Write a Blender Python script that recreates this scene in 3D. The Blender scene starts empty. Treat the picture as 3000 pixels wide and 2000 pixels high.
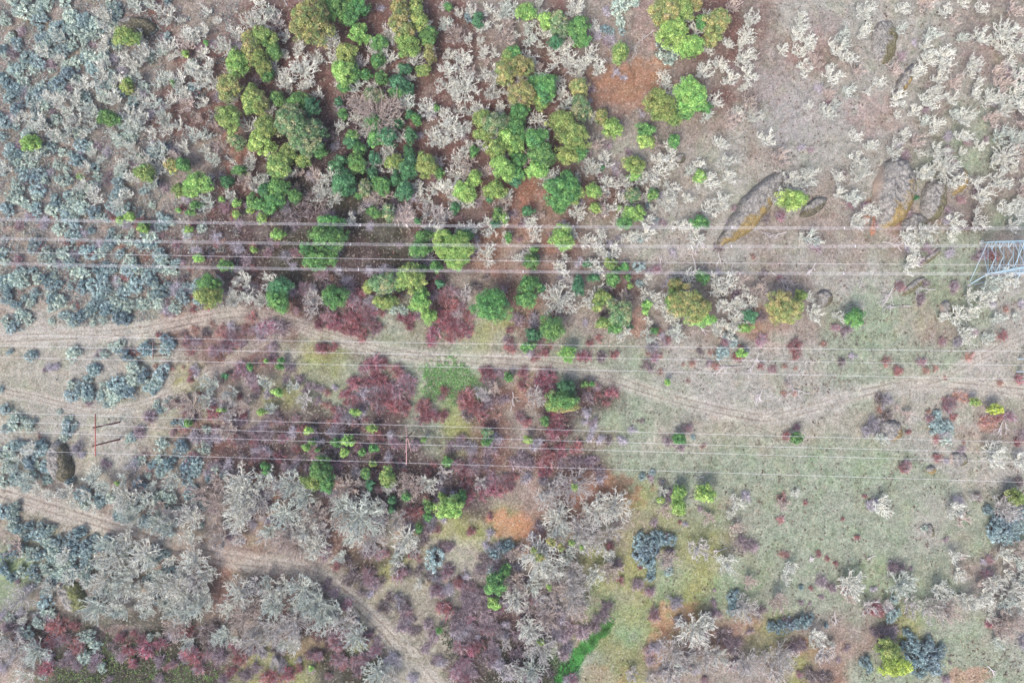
import bpy, math, random
import numpy as np

# ------------------------------------------------------------------ camera, sky, sun, exposure
SC = bpy.context.scene
H = 160.0            # height of the drone above the ground
S = 0.08             # metres per photograph pixel on the ground
cam_d = bpy.data.cameras.new('camera'); cam = bpy.data.objects.new('camera', cam_d)
SC.collection.objects.link(cam); SC.camera = cam
cam.location = (0, 0, H); cam.rotation_euler = (0, 0, 0)
cam_d.lens = 24.0; cam_d.sensor_width = 36.0; cam_d.clip_start = 1.0; cam_d.clip_end = 5000.0
W = bpy.data.worlds.new("World"); SC.world = W; W.use_nodes = True
nt = W.node_tree; bg = nt.nodes['Background']
sky = nt.nodes.new('ShaderNodeTexSky'); sky.sky_type = 'NISHITA'; sky.sun_disc = False
SUN_EL = math.radians(55); SUN_AZ = math.radians(215)      # clockwise from +Y: light from the lower left
sky.sun_elevation = SUN_EL; sky.sun_rotation = SUN_AZ
sky.dust_density = 3.0; sky.air_density = 0.8
nt.links.new(sky.outputs[0], bg.inputs[0]); bg.inputs[1].default_value = 0.15
sun_d = bpy.data.lights.new('sun', 'SUN'); sun_d.energy = 1.6; sun_d.angle = math.radians(22)
sun_d.color = (1.0, 0.95, 0.88)
sun = bpy.data.objects.new('sun', sun_d); SC.collection.objects.link(sun)
sun.rotation_euler = (math.pi/2 - SUN_EL, 0, math.pi - SUN_AZ)
SC.view_settings.view_transform = 'Standard'; SC.view_settings.look = 'None'
SC.view_settings.gamma = 1.0; SC.view_settings.exposure = 1.08

COL = SC.collection
rng = np.random.default_rng(7)
random.seed(7)

# ------------------------------------------------------------------ helpers
def lin(r, g, b, k=1.0):
    def f(c):
        c /= 255.0
        return (c/12.92 if c <= 0.04045 else ((c+0.055)/1.055)**2.4) * k
    return np.array([f(r), f(g), f(b)])

def P(px, py, h=0.0):
    """photo pixel -> world xy of a point h metres above the ground"""
    s = (H-h)/H
    return (px-1500.0)*S*s, (1000.0-py)*S*s

def T(c, r, zx, zy):
    return 750.0*c + zx/2.351, (0, 667, 1333)[r] + zy/2.351

_tab = np.random.default_rng(11).random((256, 256))
def vnoise(x, y):
    xi = np.floor(x).astype(int); yi = np.floor(y).astype(int)
    fx = x-xi; fy = y-yi; fx = fx*fx*(3-2*fx); fy = fy*fy*(3-2*fy)
    a = _tab[xi & 255, yi & 255]; b = _tab[(xi+1) & 255, yi & 255]
    c = _tab[xi & 255, (yi+1) & 255]; d = _tab[(xi+1) & 255, (yi+1) & 255]
    return (a*(1-fx)+b*fx)*(1-fy) + (c*(1-fx)+d*fx)*fy
def fbm(x, y, o=3):
    v = 0; a = 1; t = 0
    for i in range(o):
        v = v + a*vnoise(x*2**i+17.3*i, y*2**i+5.1*i); t += a; a *= .5
    return v/t
def gz(x, y):
    x = np.asarray(x, float); y = np.asarray(y, float)
    return (fbm(x/22.0+50, y/22.0+50, 2)-.5)*1.6

def mesh_from(name, V, F, col=None, mat=None, k=4, smooth=False):
    V = np.ascontiguousarray(V, dtype=np.float32).reshape(-1, 3)
    F = np.ascontiguousarray(F, dtype=np.int32).reshape(-1, k)
    m = bpy.data.meshes.new(name)
    m.vertices.add(len(V)); m.vertices.foreach_set('co', V.ravel())
    m.loops.add(F.size); m.loops.foreach_set('vertex_index', F.ravel())
    m.polygons.add(len(F)); m.polygons.foreach_set('loop_start', np.arange(0, F.size, k, dtype=np.int32))
    m.polygons.foreach_set('loop_total', np.full(len(F), k, dtype=np.int32))
    if smooth: m.polygons.foreach_set('use_smooth', np.ones(len(F), dtype=bool))
    m.update(calc_edges=True)
    if col is not None:
        a = m.color_attributes.new('Col', 'FLOAT_COLOR', 'POINT')
        c = np.ones((len(V), 4), np.float32); c[:, :3] = col
        a.data.foreach_set('color', c.ravel())
    if mat is not None: m.materials.append(mat)
    return m
def obj(name, m, parent=None, loc=None):
    o = bpy.data.objects.new(name, m); COL.objects.link(o)
    if parent is not None: o.parent = parent
    if loc is not None: o.location = loc
    return o
def empty(name, loc=(0, 0, 0), rz=0.0):
    o = bpy.data.objects.new(name, None); COL.objects.link(o); o.location = loc; o.rotation_euler = (0, 0, rz)
    o.empty_display_size = .3
    return o
def tag(o, label=None, cat=None, group=None, kind=None):
    if label: o['label'] = label
    if cat: o['category'] = cat
    if group: o['group'] = group
    if kind: o['kind'] = kind
    return o

class Soup:
    """collects quads with colours"""
    def __init__(s): s.V = []; s.F = []; s.C = []; s.n = 0
    def add(s, V, F, C):
        V = np.asarray(V).reshape(-1, 3); F = np.asarray(F).reshape(-1, 4)
        s.V.append(V); s.F.append(F+s.n); s.C.append(np.broadcast_to(C, V.shape) if np.ndim(C) == 1 else C); s.n += len(V)
    def mesh(s, name, mat, smooth=False):
        return mesh_from(name, np.concatenate(s.V), np.concatenate(s.F), np.concatenate(s.C), mat, 4, smooth)
    def cards(s, c, n, size, col, R, asp=0.7):
        """leaf-shaped quads at points c facing n"""
        N = len(c); n = n/np.linalg.norm(n, axis=1, keepdims=True)
        a = R.normal(size=(N, 3)); u = np.cross(n, a); u /= np.linalg.norm(u, axis=1, keepdims=True)+1e-9
        v = np.cross(n, u); sz = np.broadcast_to(size, (N,))[:, None]
        V = np.stack([c-u*sz, c-v*sz*asp, c+u*sz, c+v*sz*asp], 1).reshape(-1, 3)
        s.add(V, np.arange(4*N).reshape(-1, 4), np.repeat(np.broadcast_to(col, (N, 3)), 4, 0))
    def tubes(s, p0, p1, r0, r1, col, k=3):
        p0 = np.asarray(p0, float).reshape(-1, 3); p1 = np.asarray(p1, float).reshape(-1, 3); N = len(p0)
        if N == 0: return
        r0 = np.broadcast_to(r0, (N,)); r1 = np.broadcast_to(r1, (N,))
        d = p1-p0; d = d/(np.linalg.norm(d, axis=1, keepdims=True)+1e-9)
        ref = np.where(np.abs(d[:, 2:3]) > .9, [[1., 0, 0]], [[0, 0, 1.]])
        u = np.cross(d, ref); u /= np.linalg.norm(u, axis=1, keepdims=True); v = np.cross(d, u)
        A = []; 
        for q, r in ((p0, r0), (p1, r1)):
            for i in range(k):
                t = 2*math.pi*i/k
                A.append(q + (u*math.cos(t)+v*math.sin(t))*r[:, None])
        V = np.stack(A, 1)
        base = np.arange(N)[:, None]*2*k
        F = np.concatenate([base+np.array([[i, (i+1) % k, k+(i+1) % k, k+i]]) for i in range(k)])
        c = np.broadcast_to(col, (N, 3))
        s.add(V.reshape(-1, 3), F, np.repeat(c, 2*k, 0))
    def box(s, c, d, col, rz=0.0):
        c = np.asarray(c, float); x, y, z = [q/2 for q in d]
        V = np.array([[i*x, j*y, k*z] for k in (-1, 1) for i, j in ((-1, -1), (1, -1), (1, 1), (-1, 1))])
        R_ = np.array([[math.cos(rz), -math.sin(rz), 0], [math.sin(rz), math.cos(rz), 0], [0, 0, 1]])
        s.add(V@R_.T+c, [[0, 3, 2, 1], [4, 5, 6, 7], [0, 1, 5, 4], [1, 2, 6, 5], [2, 3, 7, 6], [3, 0, 4, 7]], np.asarray(col, float))

# ------------------------------------------------------------------ materials
def mat_base(name, rough=.8, spec=.15):
    m = bpy.data.materials.new(name); m.use_nodes = True
    b = m.node_tree.nodes['Principled BSDF']; b.inputs['Roughness'].default_value = rough
    b.inputs['Specular IOR Level'].default_value = spec
    return m, m.node_tree, b
def attr_mat(name, rough=.8, spec=.15, vary=.35, nscale=3.0, namt=.3, hue=.02, transl=0.0, sat=1.0, tint=None):
    """vertex colour (the thing's own colour), varied per object and with fine noise"""
    m, t, b = mat_base(name, rough, spec); N = t.nodes; L = t.links
    a = N.new('ShaderNodeAttribute'); a.attribute_name = 'Col'
    oi = N.new('ShaderNodeObjectInfo')
    tc = N.new('ShaderNodeTexCoord'); no = N.new('ShaderNodeTexNoise'); no.inputs['Scale'].default_value = nscale
    no.inputs['Detail'].default_value = 3
    L.new(tc.outputs['Object'], no.inputs['Vector'])
    m1 = N.new('ShaderNodeMapRange'); m1.inputs['To Min'].default_value = 1-vary/2; m1.inputs['To Max'].default_value = 1+vary/2
    L.new(oi.outputs['Random'], m1.inputs['Value'])
    m2 = N.new('ShaderNodeMapRange'); m2.inputs['From Min'].default_value = .3; m2.inputs['From Max'].default_value = .7
    m2.inputs['To Min'].default_value = 1-namt; m2.inputs['To Max'].default_value = 1+namt
    L.new(no.outputs['Fac'], m2.inputs['Value'])
    mu = N.new('ShaderNodeMath'); mu.operation = 'MULTIPLY'; L.new(m1.outputs[0], mu.inputs[0]); L.new(m2.outputs[0], mu.inputs[1])
    hs = N.new('ShaderNodeHueSaturation'); hs.inputs['Saturation'].default_value = sat; L.new(a.outputs['Color'], hs.inputs['Color']); L.new(mu.outputs[0], hs.inputs['Value'])
    fr = N.new('ShaderNodeMath'); fr.operation = 'MULTIPLY_ADD'; fr.inputs[1].default_value = 7.13; fr.inputs[2].default_value = 0
    L.new(oi.outputs['Random'], fr.inputs[0])
    f2 = N.new('ShaderNodeMath'); f2.operation = 'FRACT'; L.new(fr.outputs[0], f2.inputs[0])
    mh = N.new('ShaderNodeMapRange'); mh.inputs['To Min'].default_value = .5-hue; mh.inputs['To Max'].default_value = .5+hue
    L.new(f2.outputs[0], mh.inputs['Value']); L.new(mh.outputs[0], hs.inputs['Hue'])
    L.new(hs.outputs['Color'], b.inputs['Base Color'])
    if transl:
        tr = N.new('ShaderNodeBsdfTranslucent'); L.new(hs.outputs['Color'], tr.inputs['Color'])
        mx = N.new('ShaderNodeMixShader'); mx.inputs[0].default_value = transl
        L.new(b.outputs[0], mx.inputs[1]); L.new(tr.outputs[0], mx.inputs[2])
        L.new(mx.outputs[0], N['Material Output'].inputs['Surface'])
    return m
M = {}
M['leaf'] = attr_mat('evergreen_leaf', .6, .3, .3, 1.5, .25, .018, .2, .84)
M['shrub'] = attr_mat('grey_shrub_leaf', .8, .1, .45, 1.2, .3, .02, .1)
M['lichen'] = attr_mat('lichen_bark', .9, .05, .25, 2.0, .2, .012)
M['twig'] = attr_mat('bare_twig', .9, .05, .5, 1.4, .45, .02, 0, .82)
M['bark'] = attr_mat('bark', .9, .05, .3, 5.0, .3, .01)
M['litter'] = attr_mat('litter', .9, .05, 0, .3, .35, 0)
M['grass'] = attr_mat('grass_blade', .8, .1, 0, .25, .3, 0, .2)
M['wood'] = attr_mat('weathered_timber', .85, .1, .1, 6.0, .3, .005)
M['steel'] = attr_mat('galvanised_steel', .5, .4, 0, 8.0, .1, 0)
M['wire'] = attr_mat('aluminium_conductor', .6, .3, 0, .2, .06, 0)
M['concrete'] = attr_mat('concrete', .9, .1, .1, 4.0, .2, 0)

def ground_material(name='ground'):
    m, t, b = mat_base(name, .95, .05); N = t.nodes; L = t.links
    a = N.new('ShaderNodeAttribute'); a.attribute_name = 'Col'
    tc = N.new('ShaderNodeTexCoord')
    def noise(sc, det=4, ro=.6):
        n = N.new('ShaderNodeTexNoise'); n.inputs['Scale'].default_value = sc; n.inputs['Detail'].default_value = det
        n.inputs['Roughness'].default_value = ro; L.new(tc.outputs['Object'], n.inputs['Vector']); return n
    n1 = noise(.35, 6, .65); n2 = noise(2.6, 4, .75); n3 = noise(1.1, 5, .7)
    def mr(n, lo, hi, f0=.3, f1=.7):
        q = N.new('ShaderNodeMapRange'); q.inputs['From Min'].default_value = f0; q.inputs['From Max'].default_value = f1
        q.inputs['To Min'].default_value = lo; q.inputs['To Max'].default_value = hi; L.new(n.outputs['Fac'], q.inputs['Value']); return q
    a1 = mr(n1, .8, 1.2); a2 = mr(n2, .42, 1.55)
    mu = N.new('ShaderNodeMath'); mu.operation = 'MULTIPLY'; L.new(a1.outputs[0], mu.inputs[0]); L.new(a2.outputs[0], mu.inputs[1])
    vm = N.new('ShaderNodeVectorMath'); vm.operation = 'SCALE'; L.new(a.outputs['Color'], vm.inputs[0]); L.new(mu.outputs[0], vm.inputs['Scale'])
    # dead-leaf brown and straw flecks
    mx = N.new('ShaderNodeMix'); mx.data_type = 'RGBA'; mx.blend_type = 'MIX'
    f = mr(n3, 0, .75, .54, .66); L.new(f.outputs[0], mx.inputs['Factor'])
    L.new(vm.outputs[0], mx.inputs[6])
    sc2 = N.new('ShaderNodeVectorMath'); sc2.operation = 'MULTIPLY'; sc2.inputs[1].default_value = (.72, .58, .5)
    L.new(vm.outputs[0], sc2.inputs[0]); L.new(sc2.outputs[0], mx.inputs[7])
    mx2 = N.new('ShaderNodeMix'); mx2.data_type = 'RGBA'
    n4 = noise(1.9, 3, .6); f2 = mr(n4, 0, .6, .57, .68); L.new(f2.outputs[0], mx2.inputs['Factor'])
    L.new(mx.outputs[2], mx2.inputs[6]); mx2.inputs[7].default_value = (.42, .38, .3, 1)
    L.new(mx2.outputs[2], b.inputs['Base Color'])
    bp = N.new('ShaderNodeBump'); bp.inputs['Strength'].default_value = .7; bp.inputs['Distance'].default_value = .25
    L.new(n2.outputs['Fac'], bp.inputs['Height']); L.new(bp.outputs[0], b.inputs['Normal'])
    return m
M['ground'] = ground_material()

# ------------------------------------------------------------------ ground cover map (100-px cells of the site plan)
GC = {'r': lin(130, 95, 87), 'p': lin(160, 147, 136), 'o': lin(166, 128, 108), 'g': lin(174, 171, 160), 'n': lin(154, 165, 140),
      'G': lin(140, 166, 118), 'y': lin(158, 160, 94), 't': lin(174, 169, 150), 'd': lin(92, 72, 74), 'k': lin(76, 74, 60)}
GMAP = """
pppprpprrrrrrrpprppprrpgggggpp
ppppprrrrrrrrrprrppprrpppgggpp
ppppprrrrrrrrrrrroooprpggggpgn
pppprrrrdddrrrrrrpppppgggggpnp
ppppppordddrrrrrrggpggpgggpnnp
pppppprrkkkkrorororpggggpggppp
ppppppddkdkkrrrooppgggppppopdn
pppprdddkkdkddoprpggggpgpgpnnp
pppppppddddddpropprpppppggnnng
ggggtoprrdrnrtyrppppppopnnnpng
tggggprrtynnnnttnnngggggnnnngt
ttgggyppynnrnGroddnngggggntttt
ggggtrrpddddnyrpdnntttttttgggp
ggtgppdddkddddrrrrnnnnnnnnnggg
tppppppoppdkddpppoynnnnnnnnngn
pttpppprprottyyooppyypnnnnngnn
Gppppoopppkyttpppyynynnnnnnnpp
nppgpprprpttttdpppyGynnnnnnngp
dkkkkkpprdyttdddpyGyooypppynng
pkkkkkdyykkttdkkGnyppppyonnnnn
""".split()
_cells = np.array([[GC[c] for c in r[:30]] for r in GMAP])
ELL = [ # px,py,rx,ry,colour,strength : patches of differing soil or cover
 (1850, 230, 95, 70, lin(182, 128, 92), .9), (1800, 300, 60, 50, lin(165, 118, 92), .7), (1895, 60, 40, 90, lin(178, 142, 134), .8), (1940, 205, 30, 60, lin(190, 145, 105), .8),
 (2320, 320, 90, 110, lin(172, 166, 164), .9), (2230, 240, 80, 80, lin(170, 160, 156), .7), (2450, 330, 60, 60, lin(170, 162, 160), .6),
 (1530, 560, 60, 45, lin(170, 104, 78), .8), (700, 445, 45, 45, lin(160, 100, 80), .8), (1600, 1620-900, 40, 30, lin(178, 118, 86), .6),
 (1500, 1535, 70, 38, lin(205, 142, 98), .95), (1240, 1550, 80, 40, lin(166, 158, 112), .8), (1180, 1540, 40, 40, lin(182, 146, 118), .8),
 (1760, 1440, 110, 60, lin(180, 122, 92), .8), (1660, 1500, 70, 40, lin(165, 112, 90), .7), (1990, 1810, 70, 45, lin(196, 140, 104), .9), (1930, 1900, 40, 50, lin(186, 132, 104), .8),
 (2340, 1895, 70, 30, lin(172, 118, 84), .8), (2840, 1980, 60, 25, lin(186, 136, 112), .8), (1320, 1115, 75, 62, lin(104, 150, 78), .95), (1250, 1170, 50, 40, lin(150, 170, 110), .6),
 (1350, 1205, 60, 18, lin(170, 180, 120), .7), (920, 1120, 70, 60, lin(146, 148, 112), .8), (1180, 930, 70, 55, lin(160, 165, 140), .8), (1180, 990, 100, 40, lin(160, 162, 138), .8),
 (1230, 1780, 80, 130, lin(182, 176, 158), .9), (1240, 1870, 60, 80, lin(176, 168, 152), .6), (1130, 1740, 60, 50, lin(170, 166, 140), .7), (1060, 1720, 50, 45, lin(96, 86, 76), .7),
 (1085, 1640, 80, 38, lin(100, 84, 74), .8), (1120, 1800, 60, 40, lin(104, 92, 86), .6), (1360, 1740, 60, 60, lin(98, 84, 82), .6),
 (880, 1890, 60, 26, lin(170, 152, 110), .8), (1700, 1820, 30, 20, lin(176, 152, 104), .8), (750, 1560, 40, 60, lin(172, 152, 124), .8), (790, 1480, 40, 40, lin(190, 140, 106), .8), (1000, 1440, 50, 30, lin(170, 96, 74), .8),
 (30, 1680, 50, 70, lin(140, 160, 116), .9), (400, 1800, 260, 40, lin(112, 104, 96), .8), (330, 1850, 60, 20, lin(170, 148, 144), .6), (30, 1985, 60, 25, lin(178, 158, 144), .8), (130, 1790, 50, 20, lin(150, 136, 116), .7),
 (2720, 900, 100, 60, lin(150, 166, 130), .6), (2560, 920, 80, 90, lin(150, 172, 136), .7), (2680, 950, 60, 50, lin(182, 164, 144), .6), (2300, 1540, 180, 80, lin(152, 166, 138), .6),
 (2760, 1150, 240, 26, lin(176, 172, 164), .7), (2900, 1080, 70, 50, lin(178, 172, 164), .8), (2500, 1370, 120, 60, lin(150, 172, 136), .6), (2150, 1740, 80, 60, lin(140, 172, 124), .7),
 (2560, 1700, 40, 70, lin(154, 176, 126), .5), (2860, 1280, 60, 35, lin(178, 140, 120), .5), (2900, 1250, 30, 20, lin(190, 130, 104), .7), (2560, 1880, 60, 30, lin(152, 112, 100), .4),
 (2380, 140, 70, 55, lin(168, 122, 116), .6), (2420, 60, 60, 40, lin(166, 144, 142), .5), (2560, 340, 70, 60, lin(166, 128, 122), .6), (2880, 180, 60, 60, lin(172, 140, 136), .5),
 (2560, 620, 25, 40, lin(196, 136, 104), .9), (2210, 1690, 60, 70, lin(150, 160, 120), .5), (2010, 1560, 60, 60, lin(150, 158, 118), .6), (1880, 1600, 40, 90, lin(156, 160, 96), .7),
 (1800, 1700, 60, 35, lin(156, 162, 104), .8), (1760, 1790, 50, 60, lin(130, 156, 100), .8), (1830, 1930, 80, 40, lin(148, 148, 96), .7), (1760, 1980, 80, 30, lin(182, 138, 96), .5),
 (2230, 1880, 50, 50, lin(164, 158, 104), .7), (1570, 1450, 50, 60, lin(174, 148, 134), .7), (1545, 1400, 40, 30, lin(178, 154, 140), .6), (1660, 970+80, 60, 20, lin(166, 158, 110), .3),
 (2020, 700, 70, 60, lin(178, 166, 156), .7), (1950, 760, 60, 60, lin(170, 164, 156), .6), (1870, 950, 35, 35, lin(188, 132, 104), .8), (2180, 960, 60, 30, lin(178, 132, 104), .6), (1540, 780, 80, 25, lin(170, 112, 84), .5),
 (1440, 700, 30, 60, lin(172, 116, 86), .7), (1390, 830, 60, 30, lin(160, 150, 134), .7), (600, 1000, 70, 30, lin(160, 128, 116), .5), (690, 1020, 40, 22, lin(158, 152, 104), .5), (530, 1130, 22, 20, lin(158, 158, 84), .8), (270, 1100, 12, 40, lin(150, 146, 88), .5),
]
TRACKS = {
 'main': ([(-300, 1010), (-100, 998), (0, 992), (213, 983), (383, 971), (510, 950), (638, 926), (723, 920), (814, 935), (899, 960), (963, 984), (1048, 1007), (1133, 1029), (1260, 1048), (1388, 1054), (1500, 1060), (1628, 1071), (1755, 1097), (1883, 1139), (2010, 1177), (2138, 1207), (2250, 1222), (2378, 1194), (2505, 1156), (2633, 1129), (2718, 1124), (2845, 1133), (3000, 1148), (3200, 1170)], 20),
 'fork': ([(2700, 1122), (2760, 1105), (2820, 1070), (2888, 1037), (2940, 1010), (3000, 985), (3150, 930)], 17),
 'loop': ([(-150, 1120), (0, 1143), (106, 1165), (213, 1190), (319, 1203), (404, 1190), (468, 1169), (532, 1139), (596, 1101), (681, 1058), (732, 1022), (800, 985), (860, 962)], 15),
 'lower': ([(-200, 1385), (0, 1442), (128, 1482), (255, 1518), (383, 1556), (489, 1590), (638, 1629), (750, 1648), (856, 1665), (941, 1699), (1005, 1741), (1056, 1784), (1112, 1835), (1175, 1907), (1239, 1971), (1320, 2060)], 24),
 'spur': ([(-120, 820), (0, 888), (64, 931), (128, 952), (191, 978), (300, 985)], 9)}
TRAILS = [[(2290, 0), (2270, 120), (2275, 180), (2320, 250), (2375, 290)], [(2295, 420), (2370, 430), (2450, 415), (2600, 410), (2700, 405), (2850, 400), (3000, 385)],
          [(2250, 300), (2180, 285), (2100, 280)], [(1855, 0), (1850, 130), (1848, 200), (1862, 250)], [(2620, 40), (2740, 42), (2900, 50), (3000, 35)], [(1850, 145), (1910, 165)], [(1400, 2000), (1360, 1930)], [(1030, 1860), (1025, 1930), (1005, 1965)], [(1128, 1885), (1115, 1935), (1095, 1975)],
          [(1000, 1672), (1090, 1655), (1170, 1640)]]
def resample(pts, step=12.0):
    p = np.array(pts, float); out = []
    for i in range(len(p)-1):
        a = p[max(i-1, 0)]; b = p[i]; c = p[i+1]; d = p[min(i+2, len(p)-1)]
        n = max(2, int(np.linalg.norm(c-b)/step))
        for k in range(n):
            t = k/n
            out.append(.5*((2*b)+(-a+c)*t+(2*a-5*b+4*c-d)*t*t+(-a+3*b-3*c+d)*t**3))
    out.append(p[-1]); return np.array(out)
TRK = {k: (resample(v[0]), v[1]) for k, v in TRACKS.items()}
def poly_dist(px, py, line):
    px = np.asarray(px, float); d = np.full(px.shape, 1e9)
    for i in range(len(line)-1):
        a = line[i]; b = line[i+1]; ab = b-a; L2 = (ab**2).sum()+1e-9
        t = np.clip(((px-a[0])*ab[0]+(py-a[1])*ab[1])/L2, 0, 1)
        d = np.minimum(d, np.hypot(px-a[0]-t*ab[0], py-a[1]-t*ab[1]))
    return d
def ground_col(X, Y):
    px = X/S+1500; py = 1000-Y/S
    wx = (fbm(px/70, py/70, 3)-.5)*130; wy = (fbm(px/70+90, py/70+40, 3)-.5)*130
    gx = np.clip((px+wx)/100-.5, 0, 28.999); gy = np.clip((py+wy)/100-.5, 0, 18.999)
    ix = gx.astype(int); iy = gy.astype(int); fx = gx-ix; fy = gy-iy
    fx = fx*fx*(3-2*fx); fy = fy*fy*(3-2*fy); fx = fx[..., None]; fy = fy[..., None]
    c = (_cells[iy, ix]*(1-fx)+_cells[iy, ix+1]*fx)*(1-fy) + (_cells[iy+1, ix]*(1-fx)+_cells[iy+1, ix+1]*fx)*fy
    nz = fbm(px/22+3, py/22+8, 3)
    for (ex, ey, rx, ry, cc, st) in ELL:
        q = ((px-ex)/rx)**2+((py-ey)/ry)**2
        w = np.clip((1.5-q-(nz-.5)*3.2)/.9, 0, 1)*st*.8
        c = c*(1-w[..., None]) + cc*w[..., None]
    for tr in TRAILS:
        line = np.array(tr, float)
        w = np.clip(1-poly_dist(px+(nz-.5)*16, py+(nz-.5)*16, line)/5.0, 0, 1)*.5
        c = c*(1-w[..., None]*.7)
    # broad patches of moss, dead leaf and bleached grass
    a = fbm(px/45+31, py/45+77, 3); b = fbm(px/38+61, py/38+17, 3)
    k = np.clip((a-.55)*3.5, 0, .5)[..., None]; c = c*(1-k)+c*np.array([1.05, .96, .88])*k
    k = np.clip((b-.55)*3.5, 0, .55)[..., None]; c = c*(1-k)+c*np.array([.94, 1.06, .88])*k
    k = np.clip((.42-a)*4, 0, .5)[..., None]; c = c*(1-k)+(c*.6+.4*np.array([.42, .38, .33]))*k
    t_ = fbm(px/9+13, py/9+71, 3); c = c*(1+(t_-.5)[..., None]*np.array([.75, .62, .7]))
    lum = c.mean(-1, keepdims=True); c = c*.8+lum*.2*np.array([1.0, 1.0, .97])
    return c*.62
def axis(lim, step, far):
    a = list(np.arange(-lim, lim+1e-6, step)); s = step
    while a[-1] < far:
        s *= 1.35; a.append(a[-1]+s); a.insert(0, -a[-1])
    return np.array(a)
ax = axis(132, .38, 1600); ay = axis(92, .38, 1600)
X, Y = np.meshgrid(ax, ay)
Z = gz(X, Y)
C = ground_col(X, Y)
nx = len(ax); ny = len(ay)
i, j = np.meshgrid(np.arange(nx-1), np.arange(ny-1)); b0 = (j*nx+i).ravel()
g = obj('ground', mesh_from('ground', np.stack([X, Y, Z], -1), np.stack([b0, b0+1, b0+nx+1, b0+nx], 1), C.reshape(-1, 3), M['ground'], 4, True))
tag(g, kind='structure')

def build_track(name, line, hw):
    pts = np.array([P(*q) for q in line]); hw = hw*S
    tg = np.gradient(pts, axis=0); tg /= np.linalg.norm(tg, axis=1, keepdims=True); nn = np.stack([-tg[:, 1], tg[:, 0]], 1)
    us = np.linspace(-1, 1, 41)
    Q = pts[:, None, :] + nn[:, None, :]*(us[None, :, None]*hw)
    x = Q[..., 0]; y = Q[..., 1]; z = gz(x, y)
    z = z + .035 - .05*np.exp(-((np.abs(us)-.45)/.14)**2)[None, :]*0 
    base = ground_col(x, y)
    nz = fbm(x/3+9, y/3, 3)
    rut = np.exp(-((np.abs(us)[None, :]-.30+(nz-.5)*.12)/.085)**2)+.35*np.exp(-((us[None, :]+.05-(nz-.5)*.5)/.07)**2)
    verge = np.clip(1.25-np.abs(us)[None, :]*1.25, 0, 1)
    tan = lin(202, 195, 184)*.62; soil = lin(132, 116, 104)*.62
    tan = tan*.7+np.clip(base*1.22, 0, .5)*.3
    w = (np.clip(verge*1.6, 0, 1)*.82*np.clip(nz*2.1, 0, 1))[..., None]
    c = base*(1-w)+tan*w
    w = (np.clip(rut, 0, 1)*np.clip(nz*1.7-.1, 0, 1)*.75)[..., None]; c = c*(1-w)+soil*w
    n, m = x.shape
    i, j = np.meshgrid(np.arange(m-1), np.arange(n-1)); b0 = (j*m+i).ravel()
    o = obj('dirt_track', mesh_from('dirt_track', np.stack([x, y, z], -1), np.stack([b0, b0+m, b0+m+1, b0+1], 1), c.reshape(-1, 3), M['ground'], 4, True))
    tag(o, {'main': 'long winding two-rut dirt track crossing the whole hillside', 'fork': 'pale branch track leaving the main track at the right edge',
            'loop': 'faint grassy track looping below the left shrubs', 'lower': 'wide pale dirt track in the lower left of the hillside', 'spur': 'short dirt spur joining the main track at the left edge'}[name], kind='structure')
for k, (l, hw) in TRK.items(): build_track(k, l, hw*1.5)
def near_track(px, py, m=1.0):
    for k, (l, hw) in TRK.items():
        if k == 'spur': continue
        d = np.hypot(l[:, 0]-px, l[:, 1]-py).min()
        if d < hw*m+3: return True
    return False

# ------------------------------------------------------------------ labels: each plant is singled out from a landmark
LM = [("the mossy rock near upper-left corner", 395, 70), ("the lone green tree among pale scrub", 317, 345), ("the lime tree at the left edge", 85, 417),
 ("the long lime pine left of the grove", 579, 538), ("the round olive tree at the top", 912, 68), ("the largest silvery-green tree mass", 860, 370), ("the tangle of bare limbs, top grove", 1103, 330),
 ("the dark gully trees", 1180, 530), ("the round fawn bush", 1180, 630), ("the cone-shaped pine on orange soil", 1817, 150), ("the orange soil clearing", 1850, 230),
 ("the tree clump touching the top edge", 1980, 60), ("the twin trees beside the clearing", 2010, 290), ("the central grove's green clump", 1580, 400), ("the green dome below the grove", 1650, 560),
 ("the oval mossy outcrop", 2592, 125), ("the thin slanting rock", 2650, 235), ("the largest boulder", 2628, 565), ("the long slanting boulder", 2215, 600), ("the lime bush beside the boulders", 2322, 585),
 ("the lattice pylon", 2900, 770), ("the green tree pair under the wires", 960, 700), ("the broad bright tree under the wires", 1328, 725), ("the white starburst oak", 1640, 876), ("the ball-shaped green tree", 1441, 892),
 ("the two-tone tree above the track", 610, 850), ("the large oval olive tree", 2023, 892), ("the round olive tree, right half", 2300, 900), ("the short timber pole frame", 437, 1010), ("the leftmost timber pole frame", 272, 1280),
 ("the middle timber pole frame", 1185, 1310), ("the big red thicket", 1120, 1130), ("the bright green scrub patch", 1320, 1110), ("the two-tone tree below the track", 1645, 1170), ("the isolated green bush, centre right", 1987, 1285),
 ("the flat rock below the track", 2612, 1260), ("the mossy rock at the left edge", 175, 1355), ("the moss-green rock, lower left", 210, 1745), ("the yellow-and-green tree", 935, 1390), ("the largest white oak", 1048, 1520),
 ("the round grey-blue bush", 1269, 1642), ("the white oak on orange leaves", 1802, 1486), ("the blue-grey slope shrubs", 1910, 1600), ("the bright grass strip", 1690, 1900), ("the bright yellow bush", 2620, 1940), ("the largest blue-grey shrub", 2705, 1925),
 ("the ring-shaped pale oak", 2585, 1484), ("the small red bush cluster", 2570, 1790), ("the right-hand track fork", 2700, 1125), ("the lower-right corner", 2960, 1960), ("the lower-left corner", 40, 1960), ("the upper-right corner", 2960, 40)]
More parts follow.
